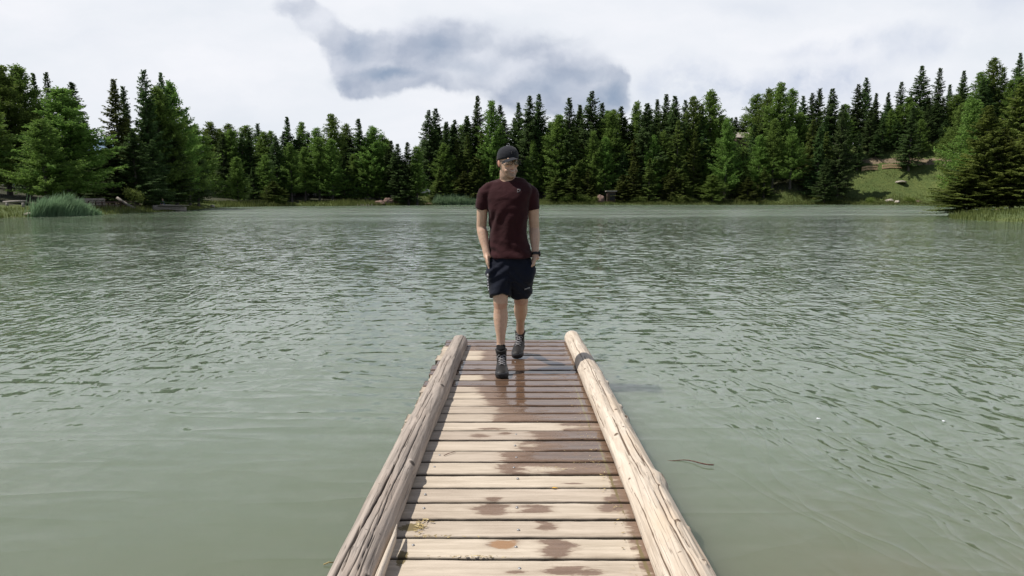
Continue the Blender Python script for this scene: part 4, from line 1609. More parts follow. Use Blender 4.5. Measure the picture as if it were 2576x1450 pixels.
def arm(mb, sh, el, wr, s_):
    loft(mb, [(sh + Vector((s_ * .03, 0, -.02)), .034, .040), (sh + Vector((0, 0, -.03)), .042, .048), (sh.lerp(el, .25), .049, .058), (sh.lerp(el, .5), .0465, .054), (sh.lerp(el, .75), .043, .049), (el, .041, .045),
              (el.lerp(wr, .2), .044, .044), (el.lerp(wr, .45), .040, .038), (el.lerp(wr, .75), .031, .029), (wr, .028, .023), (wr.lerp(el, -.15), .032, .022)], fwd=Vector((0, -1, 0)))


arm(hd, SHL, ELL, WRL, 1)
arm(hd, SHR, ELR, WRR, -1)
# shoulders roof
hd.tube([M(450, 622, .01), M(360, 650, .01)], [.034, .036], 16)
hd.tube([M(750, 622, .01), M(840, 650, .01)], [.034, .036], 16)


# hands: palm, four fingers of different lengths and a thumb, slid into the pockets
def hand(mb, wr, tip, s_):
    ax = (tip - wr).normalized()
    inn = Vector((s_, 0, 0))                      # towards the body
    fw = Vector((0, -1, 0))
    fw = (fw - ax * fw.dot(ax)).normalized()
    L = (tip - wr).length
    loft(mb, [(wr, .024, .025), (wr + ax * .03, .019, .036), (wr + ax * .06, .018, .042), (wr + ax * .09, .015, .040), (wr + ax * .098, .010, .034)], fwd=fw)
    for k, (o, ln) in enumerate(((-.030, .062), (-.010, .078), (.010, .082), (.029, .074))):
        b0 = wr + ax * .085 + fw * o
        mb.tube([b0, b0 + ax * ln * .45 + inn * .004, b0 + ax * ln * .8 + inn * .014, b0 + ax * ln + inn * .026], [.0095, .009, .008, .006], 10)
    t0 = wr + ax * .025 + fw * .026
    mb.tube([t0, t0 + ax * .028 + fw * .018, t0 + ax * .058 + fw * .024 + inn * .004, t0 + ax * .078 + fw * .021 + inn * .008], [.014, .0115, .010, .007], 10)


hand(hd, WRL, M(405, 1480, -.09), 1)
hand(hd, WRR, M(835, 1475, -.07), -1)
# legs
HPL, HPR = M(520, 1480, .0), M(712, 1480, .01)
KNL, KNR = M(523, 1785, -.075), M(735, 1775, .10)
ANL, ANR = M(527, 2265, -.085), M(729, 2045, .40)


def leg(mb, hip, kn, an, dyf, s_):
    bk = Vector((0, 1, 0))
    dn = (an - kn).normalized()
    loft(mb, [(hip + Vector((0, 0, .06)), .085, .10), (hip, .088, .098), (hip.lerp(kn, .35), .080, .090), (hip.lerp(kn, .7), .065, .070), (kn + Vector((0, 0, .05)), .062, .064),
              (kn, .060, .062), (kn.lerp(an, .12) + bk * .004, .054, .056), (kn.lerp(an, .22) + bk * .012, .058, .062), (kn.lerp(an, .34) + bk * .014, .060, .064), (kn.lerp(an, .5) + bk * .008, .053, .056), (kn.lerp(an, .7), .039, .042),
              (kn.lerp(an, .88), .034, .037), (an, .035, .040), (an + dn * .06, .036, .045)])
    mb.ball(kn + Vector((0, -.036, .0)), (.032, .024, .038))
    mb.ball(kn + (an - kn) * .28 + Vector((s_ * -.012, 0, 0)) + bk * .016, (.038, .040, .075))


leg(hd, HPL, KNL, ANL, 0, 1)
leg(hd, HPR, KNR, ANR, 0, -1)
me = fuse(hd, 'body', 0.0052, 3, 0.5)
HMI = HM.inverted()


def headc(co):
    return (HMI @ (co - HC))


def f_beard(co):
    q = headc(co)
    if abs(q.z) > .2 or q.length > .17:
        return 0
    if q.z < -.045 and q.y < .02 and q.z > -.135:
        v_ = min(1, (-.045 - q.z) / .02)
        if abs(q.x) < .022 and -.082 < q.z < -.050 and q.y < -.08:
            v_ = .15
        return v_
    if abs(q.x) > .058 and -.05 < q.z < .03 and -.03 < q.y < .0:
        return .8
    return 0


def f_lips(co):
    q = headc(co)
    return 1.0 if (abs(q.x) < .021 and abs(q.z + .0735 - abs(q.x) * .25) < .005 and q.y < -.082) or (abs(q.x) < .021 and abs(q.z + .058 - abs(q.x) * .25) < .004 and q.y < -.082) else 0.0


def f_flush(co):
    q = headc(co)
    if q.length > .2:
        return .25 if co.z < .75 and abs(co.z - KNL.z) < .05 else 0
    if abs(q.x) > .073:
        return .55
    return .3 * max(0, 1 - math.hypot(q.z + .03, abs(q.x) - .03) / .03)


pt_attr(me, 'beard', f_beard)
pt_attr(me, 'lips', f_lips)
pt_attr(me, 'flush', f_flush)
pt_attr(me, 'hairy', lambda c: 1.0 if c.z < KNL.z + .1 or (c.z < ELL.z + .05 and abs(c.x - MAN.location.x) > .17) else 0.0)
BODY = body_part('body', me, M_SKIN)

# ---- eyes, teeth, glasses
for s_ in (-1, 1):
    e = MB().ball(hp(s_ * .031, -.0735, .008), (.0125, .0105, .0085), HR).mesh('eye')
    eo = body_part('eye', e, M_EYE)
    i_ = MB().ball(hp(s_ * .031, -.0832, .008), (.0052, .0022, .0052), HR, 2).mesh('iris')
    body_part('iris', i_, M_IRIS, eo)
tm = MB()
V = []
for k in range(9):
    a = (k / 8 - .5)
    for dz in (.0035, -.0035 + .002 * (abs(a) * 2) ** 2):
        V.append(hp(a * .036, -.0935 + .012 * (a * 2) ** 2 * .6, -.0655 + dz + .004 * (a * 2) ** 2))
for k in range(9):
    pass
Fq = [(2 * k, 2 * k + 1, 2 * k + 3, 2 * k + 2) for k in range(8)]
tmesh = tm.add(V, Fq).mesh('teeth')
to = body_part('teeth', tmesh, M_TEETH)
so = to.modifiers.new('t', 'SOLIDIFY')
so.thickness = .004
gl = MB()
for s_ in (-1, 1):
    cx = s_ * .033
    ring = []
    for k in range(25):
        th = 2 * PI * k / 24
        xx = math.copysign(abs(math.cos(th)) ** .7, math.cos(th)) * .025
        zz = math.copysign(abs(math.sin(th)) ** .7, math.sin(th)) * .0185
        ring.append(hp(cx + xx, -.101 + abs(cx + xx) * .18, .002 + zz))
    gl.tube(ring, .0017, 6, cap=False)
    gl.tube([hp(s_ * .058, -.0905, .012), hp(s_ * .074, -.05, .012), hp(s_ * .077, .005, .008)], .0016, 6)
gl.tube([hp(-.008, -.0995, .006), hp(0, -.102, .008), hp(.008, -.0995, .006)], .0016, 6)
GL = body_part('glasses', gl.mesh('glasses'), M_BLACK)
for s_ in (-1, 1):
    ln = MB()
    V = [hp(s_ * .033, -.101 + .033 * .18, .002)]
    for k in range(24):
        th = 2 * PI * k / 24
        xx = math.copysign(abs(math.cos(th)) ** .7, math.cos(th)) * .025
        zz = math.copysign(abs(math.sin(th)) ** .7, math.sin(th)) * .0185
        V.append(hp(s_ * .033 + xx, -.101 + abs(s_ * .033 + xx) * .18, .002 + zz))
    V2 = [v + (HR @ Vector((0, .0015, 0))) for v in V]
    Fl = [(0, 1 + k, 1 + (k + 1) % 24) for k in range(24)] + [(25, 26 + (k + 1) % 24, 26 + k) for k in range(24)] + [(1 + k, 26 + k, 26 + (k + 1) % 24, 1 + (k + 1) % 24) for k in range(24)]
    body_part('lens', ln.add(V + V2, Fl).mesh('lens'), M_LENS, GL)

# ---- hair under the cap, at temples and nape
hm = MB()
sec2 = [(-.035, .067, .030, .083), (-.01, .0755, .012, .092), (.02, .0785, -.012, .098), (.045, .079, -.03, .1), (.06, .077, -.035, .099)]
V = []
for (z, wv, yf, yb) in sec2:
    cy, ry = (yf + yb) / 2, (yb - yf) / 2
    for j in range(30):
        th = 2 * PI * j / 30
        V.append(hp(math.cos(th) * wv, cy - math.sin(th) * ry, z))
Fc = grid_faces(len(sec2), 30, wrap=True) + [tuple(range(30))[::-1], tuple(4 * 30 + j for j in range(30))]
hm.add(V, Fc)
body_part('hair', fuse(hm, 'hair', .005, 1, .4, lambda c, n: .002 * noise.noise(c * 160)), M_HAIR)

# ---- cap: crown of panels with a curved peak
cm = MB()
secc = [(.024, .0835, -.092, .104), (.040, .0845, -.094, .106), (.062, .084, -.094, .104), (.084, .080, -.090, .099), (.104, .071, -.079, .088), (.120, .056, -.062, .070), (.131, .036, -.040, .046),
        (.1365, .015, -.018, .022)]
V = []
for (z, wv, yf, yb) in secc:
    cy, ry = (yf + yb) / 2, (yb - yf) / 2
    for j in range(48):
        th = 2 * PI * j / 48
        seam = 1 - .010 * max(0, 1 - abs(((th / (PI / 3)) + .5) % 1 - .5) * 12)
        V.append(hp(math.cos(th) * wv * seam, cy - math.sin(th) * ry * seam, z + .012 * max(0, -math.sin(th)) * 0 + .010 * max(0, math.sin(th)) * (1 if z < .07 else .3)))
Fc = grid_faces(len(secc), 48, wrap=True) + [tuple(7 * 48 + j for j in range(48)), tuple(range(48))[::-1]]
cm.add(V, Fc)
CAPM = body_part('cap', cm.mesh('cap'), M_CAP)
pk = MB()
V = []
nu, nv_ = 21, 9
for i in range(nu):
    a = (i / (nu - 1) - .5) * 2
    th = PI / 2 + a * 1.02
    bx, by = math.cos(th) * .083, .006 - math.sin(th) * .099
    for j in range(nv_):
        f = j / (nv_ - 1)
        ext = f * .070 * (1 - abs(a) ** 2.6) ** .6 if abs(a) < 1 else 0
        x = bx * (1 + .03 * f)
        y = by - ext
        z = .034 - .030 * (abs(a) ** 1.6) * 1.0 - f * .018 * (1 - abs(a) * .3) + .006 * (1 - abs(a))
        V.append(hp(x, y, z))
pk.add(V, grid_faces(nu, nv_))
po = body_part('peak', pk.mesh('peak'), M_CAP, CAPM)
so = po.modifiers.new('t', 'SOLIDIFY')
so.thickness = .0035
body_part('top_button', MB().ball(hp(0, .002, .1385), (.006, .006, .003), HR, 2).mesh('top_button'), M_CAP, CAPM)
# small embroidered mark on the front panel, dark on dark
em = MB()
for k in range(3):
    em.tube([hp(-.014, -.0935 + .001 * k, .070 + .009 * k), hp(.014, -.0935 + .001 * k, .070 + .009 * k)], .0016, 6)
body_part('embroidery', em.mesh('embroidery'), M_BLACK, CAPM)

# ---- t-shirt
ts = MB()
loft(ts, [(M(602, 500, .050), .066, .030), (M(601, 520, .040), .104, .042), (M(601, 541, .026), .144, .060), (M(599, 570, .014), .182, .082, 2.1), (M(598, 612, .010), .204, .100, 2.1), (M(597, 660, .006), .206, .114, 2.2),
          (M(596, 720, .0), .190, .124, 2.2), (M(596, 820, -.006), .170, .125, 2.1), (M(602, 940, -.002), .160, .118, 2.0), (M(606, 1060, .0), .158, .116, 2.0), (M(609, 1160, .005), .166, .120, 2.1), (M(613, 1250, .005), .176, .127, 2.2),
          (M(616, 1290, .005), .190, .137, 2.3), (M(616, 1322, .005), .193, .140, 2.3)], seg=48, yaw=R(13))


def sleeve(mb, a, b, c):
    loft(mb, [(a, .044, .058), (b, .058, .066), (b.lerp(c, .5), .056, .066), (c, .0545, .066)], seg=32)


sleeve(ts, M(475, 612, .012), M(350, 668, .012), M(333, 815, .03))
sleeve(ts, M(725, 612, .012), M(846, 668, .012), M(861, 822, .03))


ts.tube([M(480, 582, .012), M(410, 606, .012), M(352, 655, .012), M(342, 700, .016)], [.046, .053, .056, .055], 20)
ts.tube([M(722, 582, .012), M(790, 606, .012), M(846, 655, .012), M(855, 700, .016)], [.046, .053, .056, .055], 20)


def shirt_folds(co, n):
    q = co - MAN.location
    v_ = 0.0
    # pulled folds from the pockets across the belly, softer ones down from the chest
    h = q.z
    low = max(0, min(1, (1.12 - h) / .18)) * max(0, min(1, (h - .78) / .06))
    v_ += .0075 * low * math.sin((h * 78 + q.x * 34) + 3 * noise.noise(q * 7)) * (0.45 + .55 * max(0, min(1, -q.x * 8 + .6)))
    mid = max(0, min(1, (1.42 - h) / .15)) * max(0, min(1, (h - 1.0) / .12))
    v_ += .005 * mid * math.sin(q.x * 60 - h * 16 + 4 * noise.noise(q * 5))
    v_ += .006 * noise.noise(q * 9) + .003 * noise.noise(q * 21)
    return v_


me = fuse(ts, 't_shirt', .0055, 9, .5, shirt_folds)
SHIRT = body_part('t_shirt', me, M_SHIRT)
# collar
cb = MB()
pts = []
for k in range(33):
    th = 2 * PI * k / 32
    pts.append(M(602, 512, .010) + Vector((math.cos(th) * .080, -math.sin(th) * .078 - .004, -.014 - .034 * math.sin(th))))
cb.tube(pts, .0065, 8, cap=False)
body_part('collar', cb.mesh('collar'), M_SHIRT, SHIRT)


def decal(name, polys, X, Y, dyf, mat, parent, scale=PX, rot=0.0, thick=.0012, target=None, nrm=None):
    """flat printed marks wrapped on cloth: polygons in measured units around (X, Y)"""
    mb = MB()
    dg = bpy.context.evaluated_depsgraph_get()
    for poly in polys:
        V = []
        for (a, b) in poly:
            p = M(X + a, Y + b, dyf)
            o = cam.location
            dirv = (p - o).normalized()
            if nrm is not None:
                o2 = p - nrm * .3
                dirv = nrm
            else:
                o2 = o
            lo = target.location + (MAN.location if target.parent else Vector())
            ok, hit, nn, _ = target.ray_cast(o2 - MAN.location, dirv)
            q = (hit + MAN.location) + nn * .0012 if ok else p
            V.append(q)
        mb.add(V, [tuple(range(len(V)))])
    me = mb.mesh(name)
    o = body_part(name, me, mat, parent)
    m_ = o.modifiers.new('t', 'SOLIDIFY')
    m_.thickness = thick
    return o


bpy.context.view_layer.update()
decal('chest_emblem', [[(-12, -14), (26, -14), (22, -7), (-8, -7)], [(26, -14), (12, 14), (4, 18), (18, -10)], [(4, 18), (-14, 18), (-12, 12), (6, 12)], [(-14, -2), (-8, -6), (-6, 2), (-12, 4)]],
      708, 629, -.14, M_PRINTG, SHIRT, target=SHIRT)

# ---- shorts
sh = MB()
loft(sh, [(M(612, 1275, .005), .150, .104, 2.2), (M(614, 1330, .005), .174, .120, 2.3), (M(622, 1400, .008), .200, .136, 2.6), (M(622, 1470, .01), .198, .138, 2.6), (M(620, 1560, .01), .180, .13, 2.5)], seg=48)
loft(sh, [(M(525, 1430, .0), .105, .125, 2.4), (M(517, 1520, -.01), .113, .130, 2.4), (M(514, 1620, -.035), .100, .118, 2.3), (M(518, 1724, -.065), .090, .104, 2.2)], seg=36)
loft(sh, [(M(715, 1430, .0), .105, .125, 2.4), (M(728, 1520, .01), .110, .130, 2.4), (M(731, 1600, .04), .102, .118, 2.3), (M(734, 1690, .075), .093, .108, 2.2)], seg=36)
# pocket mouths stretched by the hands
sh.ball(M(436, 1478, -.06), (.056, .080, .095))
sh.ball(M(818, 1478, -.05), (.054, .080, .095))


def short_folds(co, n):
    q = co - MAN.location
    s_ = -1 if q.x < .02 else 1
    v_ = .006 * math.sin(q.z * 60 + s_ * q.x * 55 + 4 * noise.noise(q * 6)) * max(0, min(1, (.98 - q.z) / .1))
    return v_ * .8 + .006 * noise.noise(q * 8) + .003 * noise.noise(q * 20)


me = fuse(sh, 'shorts', .0055, 3, .5, short_folds)
SHORTS = body_part('shorts', me, M_SHORTS)
bpy.context.view_layer.update()


def disc(x, y, rx, ry, n=14):
    return [(x + rx * math.cos(2 * PI * k / n), y + ry * math.sin(2 * PI * k / n)) for k in range(n)]


decal('side_print', [disc(12, 22, 11, 17), disc(12, 55, 7, 12), [(8, 80), (16, 80), (18, 100), (10, 100)], [(11, 108), (19, 108), (21, 124), (13, 124)], [(14, 134), (21, 134), (23, 152), (16, 152)],
                     [(17, 162), (24, 162), (26, 176), (19, 176)]], 380, 1485, -.05, M_PRINT, SHORTS, target=SHORTS)
polys = []
for k in range(6):
    x0 = -28 + k * 9.5
    sl = -.32
    polys += [[(x0, 4 + sl * x0 + 5), (x0, 4 + sl * x0 - 7), (x0 + 2.4, 4 + sl * x0 - 7), (x0 + 2.4, 4 + sl * x0 + 5)], [(x0 + 2.4, sl * x0 - 3), (x0 + 7, sl * x0 - 4.5), (x0 + 7, sl * x0 - 1), (x0 + 2.4, sl * x0 + .5)]]
    if k % 2:
        polys += [[(x0 + 2.4, sl * x0 + 6), (x0 + 7, sl * x0 + 4.5), (x0 + 7, sl * x0 + 7.5), (x0 + 2.4, sl * x0 + 9)]]
decal('hem_print', polys, 800, 1640, -.06, M_PRINT, SHORTS, target=SHORTS)

# ---- watch
wt = MB()
ax = (WRR - ELR).normalized()
c = WRR - ax * .012
sdv = Vector((1, 0, 0))
sdv = (sdv - ax * sdv.dot(ax)).normalized()
fv = ax.cross(sdv)
wt.tube([c - ax * .012, c - ax * .010, c + ax * .010, c + ax * .012], [.029, .0335, .0335, .029], 24, ratio=.86)
WT = body_part('watch', wt.mesh('watch'), M_BLACK)
wf_ = MB().tube([c + sdv * .026, c + sdv * .036, c + sdv * .041], [.022, .022, .018], 20)
body_part('watch_face', wf_.mesh('watch_face'), M_BLACK, WT)


# ---- socks and boots
def boot(an, heel_g, toe_g, lift, s_, topz):
    """an: ankle centre; heel_g, toe_g: points under heel and toe on the deck"""
    dirv = (toe_g - heel_g).normalized()
    up = Vector((0, 0, 1))
    upn = (up - dirv * up.dot(dirv)).normalized()
    L = (toe_g - heel_g).length
    sd = dirv.cross(upn)

    def q(f, h, s=0.0):
        return heel_g + dirv * L * f + upn * h + sd * s
    mb = MB()
    # foot part, heel to toe
    loft(mb, [(q(.02, .055), .030, .040), (q(.10, .058), .041, .050), (q(.25, .060), .043, .052), (q(.45, .058), .046, .046), (q(.62, .050), .051, .036), (q(.78, .043), .052, .031), (q(.90, .038), .044, .026), (q(.985, .033), .028, .018)],
         seg=26, fwd=upn)
    # shaft
    top = an + (an - q(.22, .1)).normalized() * 0.0
    loft(mb, [(q(.20, .060), .040, .056), (q(.21, .105), .041, .058), (q(.22, .145).lerp(top, .3), .043, .052), (top, .046, .052), (top + Vector((0, 0, .012)), .045, .052)], seg=26)
    # tongue
    mb.ball(q(.36, .112), (.026, .03, .05), None)
    me = fuse(mb, 'boot', .0045, 3, .5)
    B = body_part('boot', me, M_BOOT)
    # sole with heel block
    V, n = [], 32
    pr = [(.0, .018), (.03, .032), (.10, .040), (.25, .041), (.42, .040), (.58, .048), (.74, .055), (.86, .050), (.95, .036), (1.0, .014)]
    for h, g in ((0.002, -.002), (.012, .0), (.026, .001), (.032, -.003)):
        for f, wv in pr:
            V.append(q(f, h, wv + g))
        for f, wv in pr[::-1]:
            V.append(q(f, h, -wv - g))
    k = len(pr) * 2
    Fs = grid_faces(4, k, wrap=True) + [tuple(range(k))[::-1], tuple(3 * k + j for j in range(k))]
    body_part('sole', MB().add(V, Fs).mesh('sole'), M_SOLE, B)
    # grey rubber toe guard
    tg = MB()
    loft(tg, [(q(.74, .036), .0555, .030), (q(.84, .036), .0535, .0285), (q(.93, .034), .045, .024), (q(1.0, .029), .028, .016)], seg=24, fwd=upn)
    body_part('toe_guard', tg.mesh('toe_guard'), M_BOOTG, B)
    # laces criss-crossing over the tongue
    lc = MB()
    rows = [q(.66, .090), q(.58, .101), q(.50, .114), q(.43, .130), q(.39, .150), q(.385, .172)]
    wd = [.022, .024, .025, .025, .024, .023]
    for i in range(len(rows) - 1):
        for e in (-1, 1):
            lc.tube([rows[i] + sd * e * wd[i], (rows[i] + rows[i + 1]) / 2 + dirv * .004 + upn * .006, rows[i + 1] - sd * e * wd[i + 1]], .0028, 6)
    for i, r_ in enumerate(rows):
        for e in (-1, 1):
            lc.ball(r_ + sd * e * wd[i], .0042, None, 1)
    kn = rows[-2] + dirv * .012
    for e in (-1, 1):
        lc.tube([kn, kn + sd * e * .022 + upn * .008, kn + sd * e * .040 - upn * .012, kn + sd * e * .024 - upn * .022 + dirv * .006, kn], .0024, 6)
        lc.tube([kn, kn + sd * e * .018 - upn * .025 + dirv * .008, kn + sd * e * .030 - upn * .052 + dirv * .004], .0022, 6)
    body_part('laces', lc.mesh('laces'), M_LACE, B)
    # padded collar
    pc = MB()
    ring = []
    for k in range(25):
        th = 2 * PI * k / 24
        ring.append(top + Vector((math.cos(th) * .041, math.sin(th) * .046, .010 + .006 * math.cos(th * 2))))
    pc.tube(ring, .009, 8, cap=False)
    body_part('padded_collar', pc.mesh('padded_collar'), M_BOOT, B)
    # sock
    s2 = MB()
    loft(s2, [(top - Vector((0, 0, .05)), .038, .043), (top + (KNL - ANL).normalized() * .02, .0385, .042), (top + (SOCKT - top) * .6, .0375, .041), (SOCKT, .0385, .042), (SOCKT - Vector((0, 0, .004)), .036, .039)], seg=24)
    body_part('sock', fuse(s2, 'sock', .004, 1, .4, lambda c, n: .0012 * math.sin(math.atan2(c.y - top.y, c.x - top.x) * 28)), M_SOCK)


def on_deck(X, Yrow):
    py = 327.0 + 0.24285 * Yrow
    y = deck_y(py)
    return Vector((px2x(1132.1 + 0.24285 * X, y), y, deck_z(y)))


toe = on_deck(540, 2585)
heel = toe + Vector((-.010, .305, 0))
heel.z = deck_z(heel.y) + .002
toe.z += .004
SOCKT = M(527, 2238, ANL.y - YM - .0)
boot(M(529, 2295, heel.y - .085 - YM), heel, toe, 0, 1, 0)
toe2 = on_deck(688, 2378)
heel2 = toe2 + Vector((.045, .285, .055))
toe2.z += .004
SOCKT = M(729, 2020, ANR.y - YM)
boot(M(727, 2108, heel2.y - .095 - YM), heel2, toe2, .05, -1, 0)

# ================================================================== THINGS ON THE SHORES
def on_land(px, Y, off=None):
    if off is not None:
        Y = shore_y(px) + off
    x = ray_uv(px, 500)[0] * Y
    return Vector((x, Y, max(gz(x, Y), 0.02)))


def at_row(px, py):
    """where the ground is seen at image row py, going up the slope from the shore"""
    Y = shore_y(px) + .5
    while Y < 230:
        p = on_land(px, Y)
        v_ = (p.z - CAM_H) / p.y
        if v_ >= ray_uv(px, py)[1]:
            return p
        Y += .25
    return p


def blades(name, label, cat, pts_fn, n, hgt, wid, lean, mat, seed):
    """a mass of grass or reed blades: curved three-segment strips"""
    rg = random.Random(seed)
    V, Fc = [], []
    for _ in range(n):
        x, y, s_ = pts_fn(rg)
        z = max(gz(x, y), -.15) - .02 if _ % 1 == 0 else 0
        h = hgt * s_ * rg.uniform(.5, 1.12) * (1 + .45 * noise.noise(Vector((x * 1.6, y * 1.6, 5))))
        a = rg.uniform(0, PI)
        wx_, wy_ = math.cos(a) * wid * .5, math.sin(a) * wid * .5
        lx, ly = lean[0] * h + rg.gauss(0, .16) * h, lean[1] * h + rg.gauss(0, .16) * h
        b0 = len(V)
        for f in (0, .45, .8):
            cx, cy, cz = x + lx * f * f, y + ly * f * f, z + h * f * (1 - .12 * f)
            V += [(cx - wx_ * (1 - f * .5), cy - wy_ * (1 - f * .5), cz), (cx + wx_ * (1 - f * .5), cy + wy_ * (1 - f * .5), cz)]
        V.append((x + lx, y + ly, z + h * .9))
        Fc += [(b0, b0 + 1, b0 + 3, b0 + 2), (b0 + 2, b0 + 3, b0 + 5, b0 + 4), (b0 + 4, b0 + 5, b0 + 6)]
    me = bpy.data.meshes.new(name)
    me.from_pydata(V, [], Fc)
    o = link(name, me, mat, None, smooth=False)
    return tag(o, label, cat, kind='stuff')


# blade masses -----------------------------------------------------
def bed(pxa, pxb, Ya, Yb, deep):
    def fn(rg):
        f = rg.random()
        px = pxa + (pxb - pxa) * f
        Y = Ya + (Yb - Ya) * f
        x = ray_uv(px, 500)[0] * Y
        env = max(.25, min(1, 9 * f + .35, (1.15 - f) * 1.45)) * (1 + .35 * noise.noise(Vector((f * 13, 1, 0))))
        return x + rg.gauss(0, .25), Y + rg.uniform(0, deep), env * (0.9 + .2 * noise.noise(Vector((f * 7, 3, 0))))
    return fn


blades('reed_bed', 'tall blue-green reed bed leaning right on the left bank', 'reeds', bed(70, 178, shore_y(70) - .3, shore_y(178) - .3, 4.5), 7000, 1.95, .055, (.22, 0), M_REED, 4)
blades('reed_bed', 'low green reed bed on the far bank just left of the man', 'reeds', bed(1086, 1262, shore_y(1086), shore_y(1262), 5), 6000, 2.3, .11, (.1, 0), M_REED, 5)


def shoreline(i0, i1, din, dout):
    segs = []
    for i in range(i0, i1):
        a, b = Vector(LAKE[i]), Vector(LAKE[i + 1])
        segs.append((a, b, (b - a).length))
    tot = sum(s[2] for s in segs)
    flip = {}
    for a, b, l in segs:
        m_, nn_ = (a + b) / 2, Vector(((b - a).y, -(b - a).x)).normalized() * .3
        flip[(round(a.x, 2), round(a.y, 2))] = sdist(np.array([m_.x + nn_.x]), np.array([m_.y + nn_.y]))[0] < 0

    def fn(rg):
        r = rg.random() * tot
        for a, b, l in segs:
            if r <= l:
                break
            r -= l
        p = a.lerp(b, min(1, r / l))
        nrm = Vector(((b - a).y, -(b - a).x)).normalized()
        if flip[(round(a.x, 2), round(a.y, 2))]:
            nrm = -nrm
        o = -din + (din + dout) * rg.random() ** 1.6
        q = p + nrm * o
        e = .55 + .9 * max(0, noise.noise(Vector((q.x * .13, q.y * .13, 4))) + .3)
        return q.x, q.y, e
    return fn


blades('bank_grass', 'rough sunny grass along the left bank', 'grass', shoreline(3, 11, .2, 6), 9000, .42, .05, (.05, 0), M_GRASS, 6)
blades('bank_grass', 'rough grass and weeds along the far waterline', 'grass', shoreline(11, 24, .3, 7), 26000, .85, .10, (.05, 0), M_GRASS, 7)
blades('bank_grass', 'tall grass round the foot of the near right spruces', 'grass', shoreline(26, 33, .2, 6), 8000, .48, .05, (-.1, 0), M_GRASS, 8)


def slope_fn(rg):
    while True:
        ratio = rg.uniform(.37, .63)
        Y = rg.uniform(166, 200)
        x = ratio * Y
        return x, Y, .5 + .8 * max(0, noise.noise(Vector((x * .2, Y * .2, 9))) + .2)


blades('slope_grass', 'uneven grass covering the sunny slope on the right', 'grass', slope_fn, 12000, .5, .10, (0, 0), M_GRASS, 9)

# wood materials for the bank --------------------------------------
M_GREYWOOD = mat_bark('silvered_wood', (.20, .18, .16), (.34, .31, .28), 12)
M_NEWWOOD = mat_bark('fresh_pale_timber', (.48, .31, .18), (.62, .44, .28), 12)
M_DARKWOOD = mat_bark('dark_hut_wood', (.045, .028, .02), (.09, .055, .04), 10)


def mat_stone(name, a, b_2):
    m, t, b = material(name, Roughness=.9)
    n = t.noise(objco(t), 5, 6, .65)
    t.put(b.inputs['Base Color'], t.mix(t.rng(n, .35, .65), a, b_2))
    t.put(b.inputs['Normal'], t.bump(n, .05, .8))
    return m


M_STONE = mat_stone('pale_rock', (.28, .25, .21), (.46, .41, .35))
M_REDSTONE = mat_stone('reddish_rock', (.12, .07, .055), (.24, .16, .13))


def boulder(px, py, Y, r, mat, label, group=None, seed=0, flat=.6, dz=0.0):
    p = on_land(px, Y, Y if Y < 30 else None)
    if py is not None:
        p.z = max(p.z, at(px, py, Y).z)
    bm = bmesh.new()
    bmesh.ops.create_icosphere(bm, subdivisions=3, radius=1)
    for v in bm.verts:
        q = v.co.copy()
        k = 1 + .35 * noise.noise(q * 1.3 + Vector((seed, 0, 0))) + .12 * noise.noise(q * 3.4 + Vector((0, seed, 0)))
        v.co = Vector((q.x * k * r[0], q.y * k * r[1], max(q.z * k, -.5) * r[2]))
    me = bpy.data.meshes.new('boulder')
    bm.to_mesh(me)
    bm.free()
    o = link('boulder', me, mat, None, smooth=False, loc=p + Vector((0, 0, r[2] * .3 + dz)))
    o.rotation_euler = (0, 0, seed * 1.7)
    return tag(o, label, 'rock', group)


for i, (px, Y, r, mt, lb) in enumerate([
    (262, 8, (.5, .4, .25), M_STONE, 'pale boulder, leftmost of the row in the sunny gap of the left bank'),
    (275, 8, (.55, .4, .25), M_STONE, 'pale boulder in the middle of the row in the sunny gap'),
    (289, 8, (.5, .4, .25), M_STONE, 'pale boulder, rightmost of the row beside the tilted log'),
    (68, .5, (.35, .3, .2), M_STONE, 'small pale stone at the waterline left of the tall reed bed'),
    (533, 1.5, (.5, .4, .32), M_STONE, 'round whitish stone on the shore right of the log jetty'),
    (1078, .8, (1.2, .5, .25), M_REDSTONE, 'flat brown rock at the waterline below the far reed bed'),
    (955, 1.2, (1.5, .9, .55), M_REDSTONE, 'dark reddish rock at the far waterline beside the little stakes'),
    (975, 2.2, (1.6, 1.0, .9), M_REDSTONE, 'reddish rock below the pale slab on the far bank'),
    (990, 3.2, (1.4, 1.0, 1.2), M_REDSTONE, 'greyish-red rock right under the pale slab'),
    (1510, 2.5, (1.6, 1.2, 1.5), M_REDSTONE, 'reddish rock face left of the small dark shed'),
    (2238, 3.5, (1.0, .7, .5), M_STONE, 'grey rock on the lower grassy slope'),
    (2258, 2.2, (.8, .6, .45), M_STONE, 'smaller grey rock on the lower slope, right of the grey one'),
    (2300, 3, (1.8, 1.2, .35), M_REDSTONE, 'brown patch of rock low on the slope left of the near spruces'),
    (2262, 12, (1.8, 1.2, .4), M_STONE, 'pale rock outcrop halfway up the grassy slope by the bare trunk'),
    (2520, 58.5, (.7, .4, .2), M_REDSTONE, 'reddish stone at the water under the grass of the right point')]):
    boulder(px, None, Y, r, mt, lb, 'rocks along the shores', i + 1)

# pale slab on the far bank
p = on_land(992, 0, 4.5)
slab = MB().box((0, 0, 0), (2.0, 1.4, .42), Euler((0, 0, .2)), .06).build('stone_slab', M_STONE)
slab.location = (p.x, p.y, at(992, 493.5, p.y).z)
tag(slab, 'pale flat stone slab on top of the reddish rocks on the far bank', 'slab')


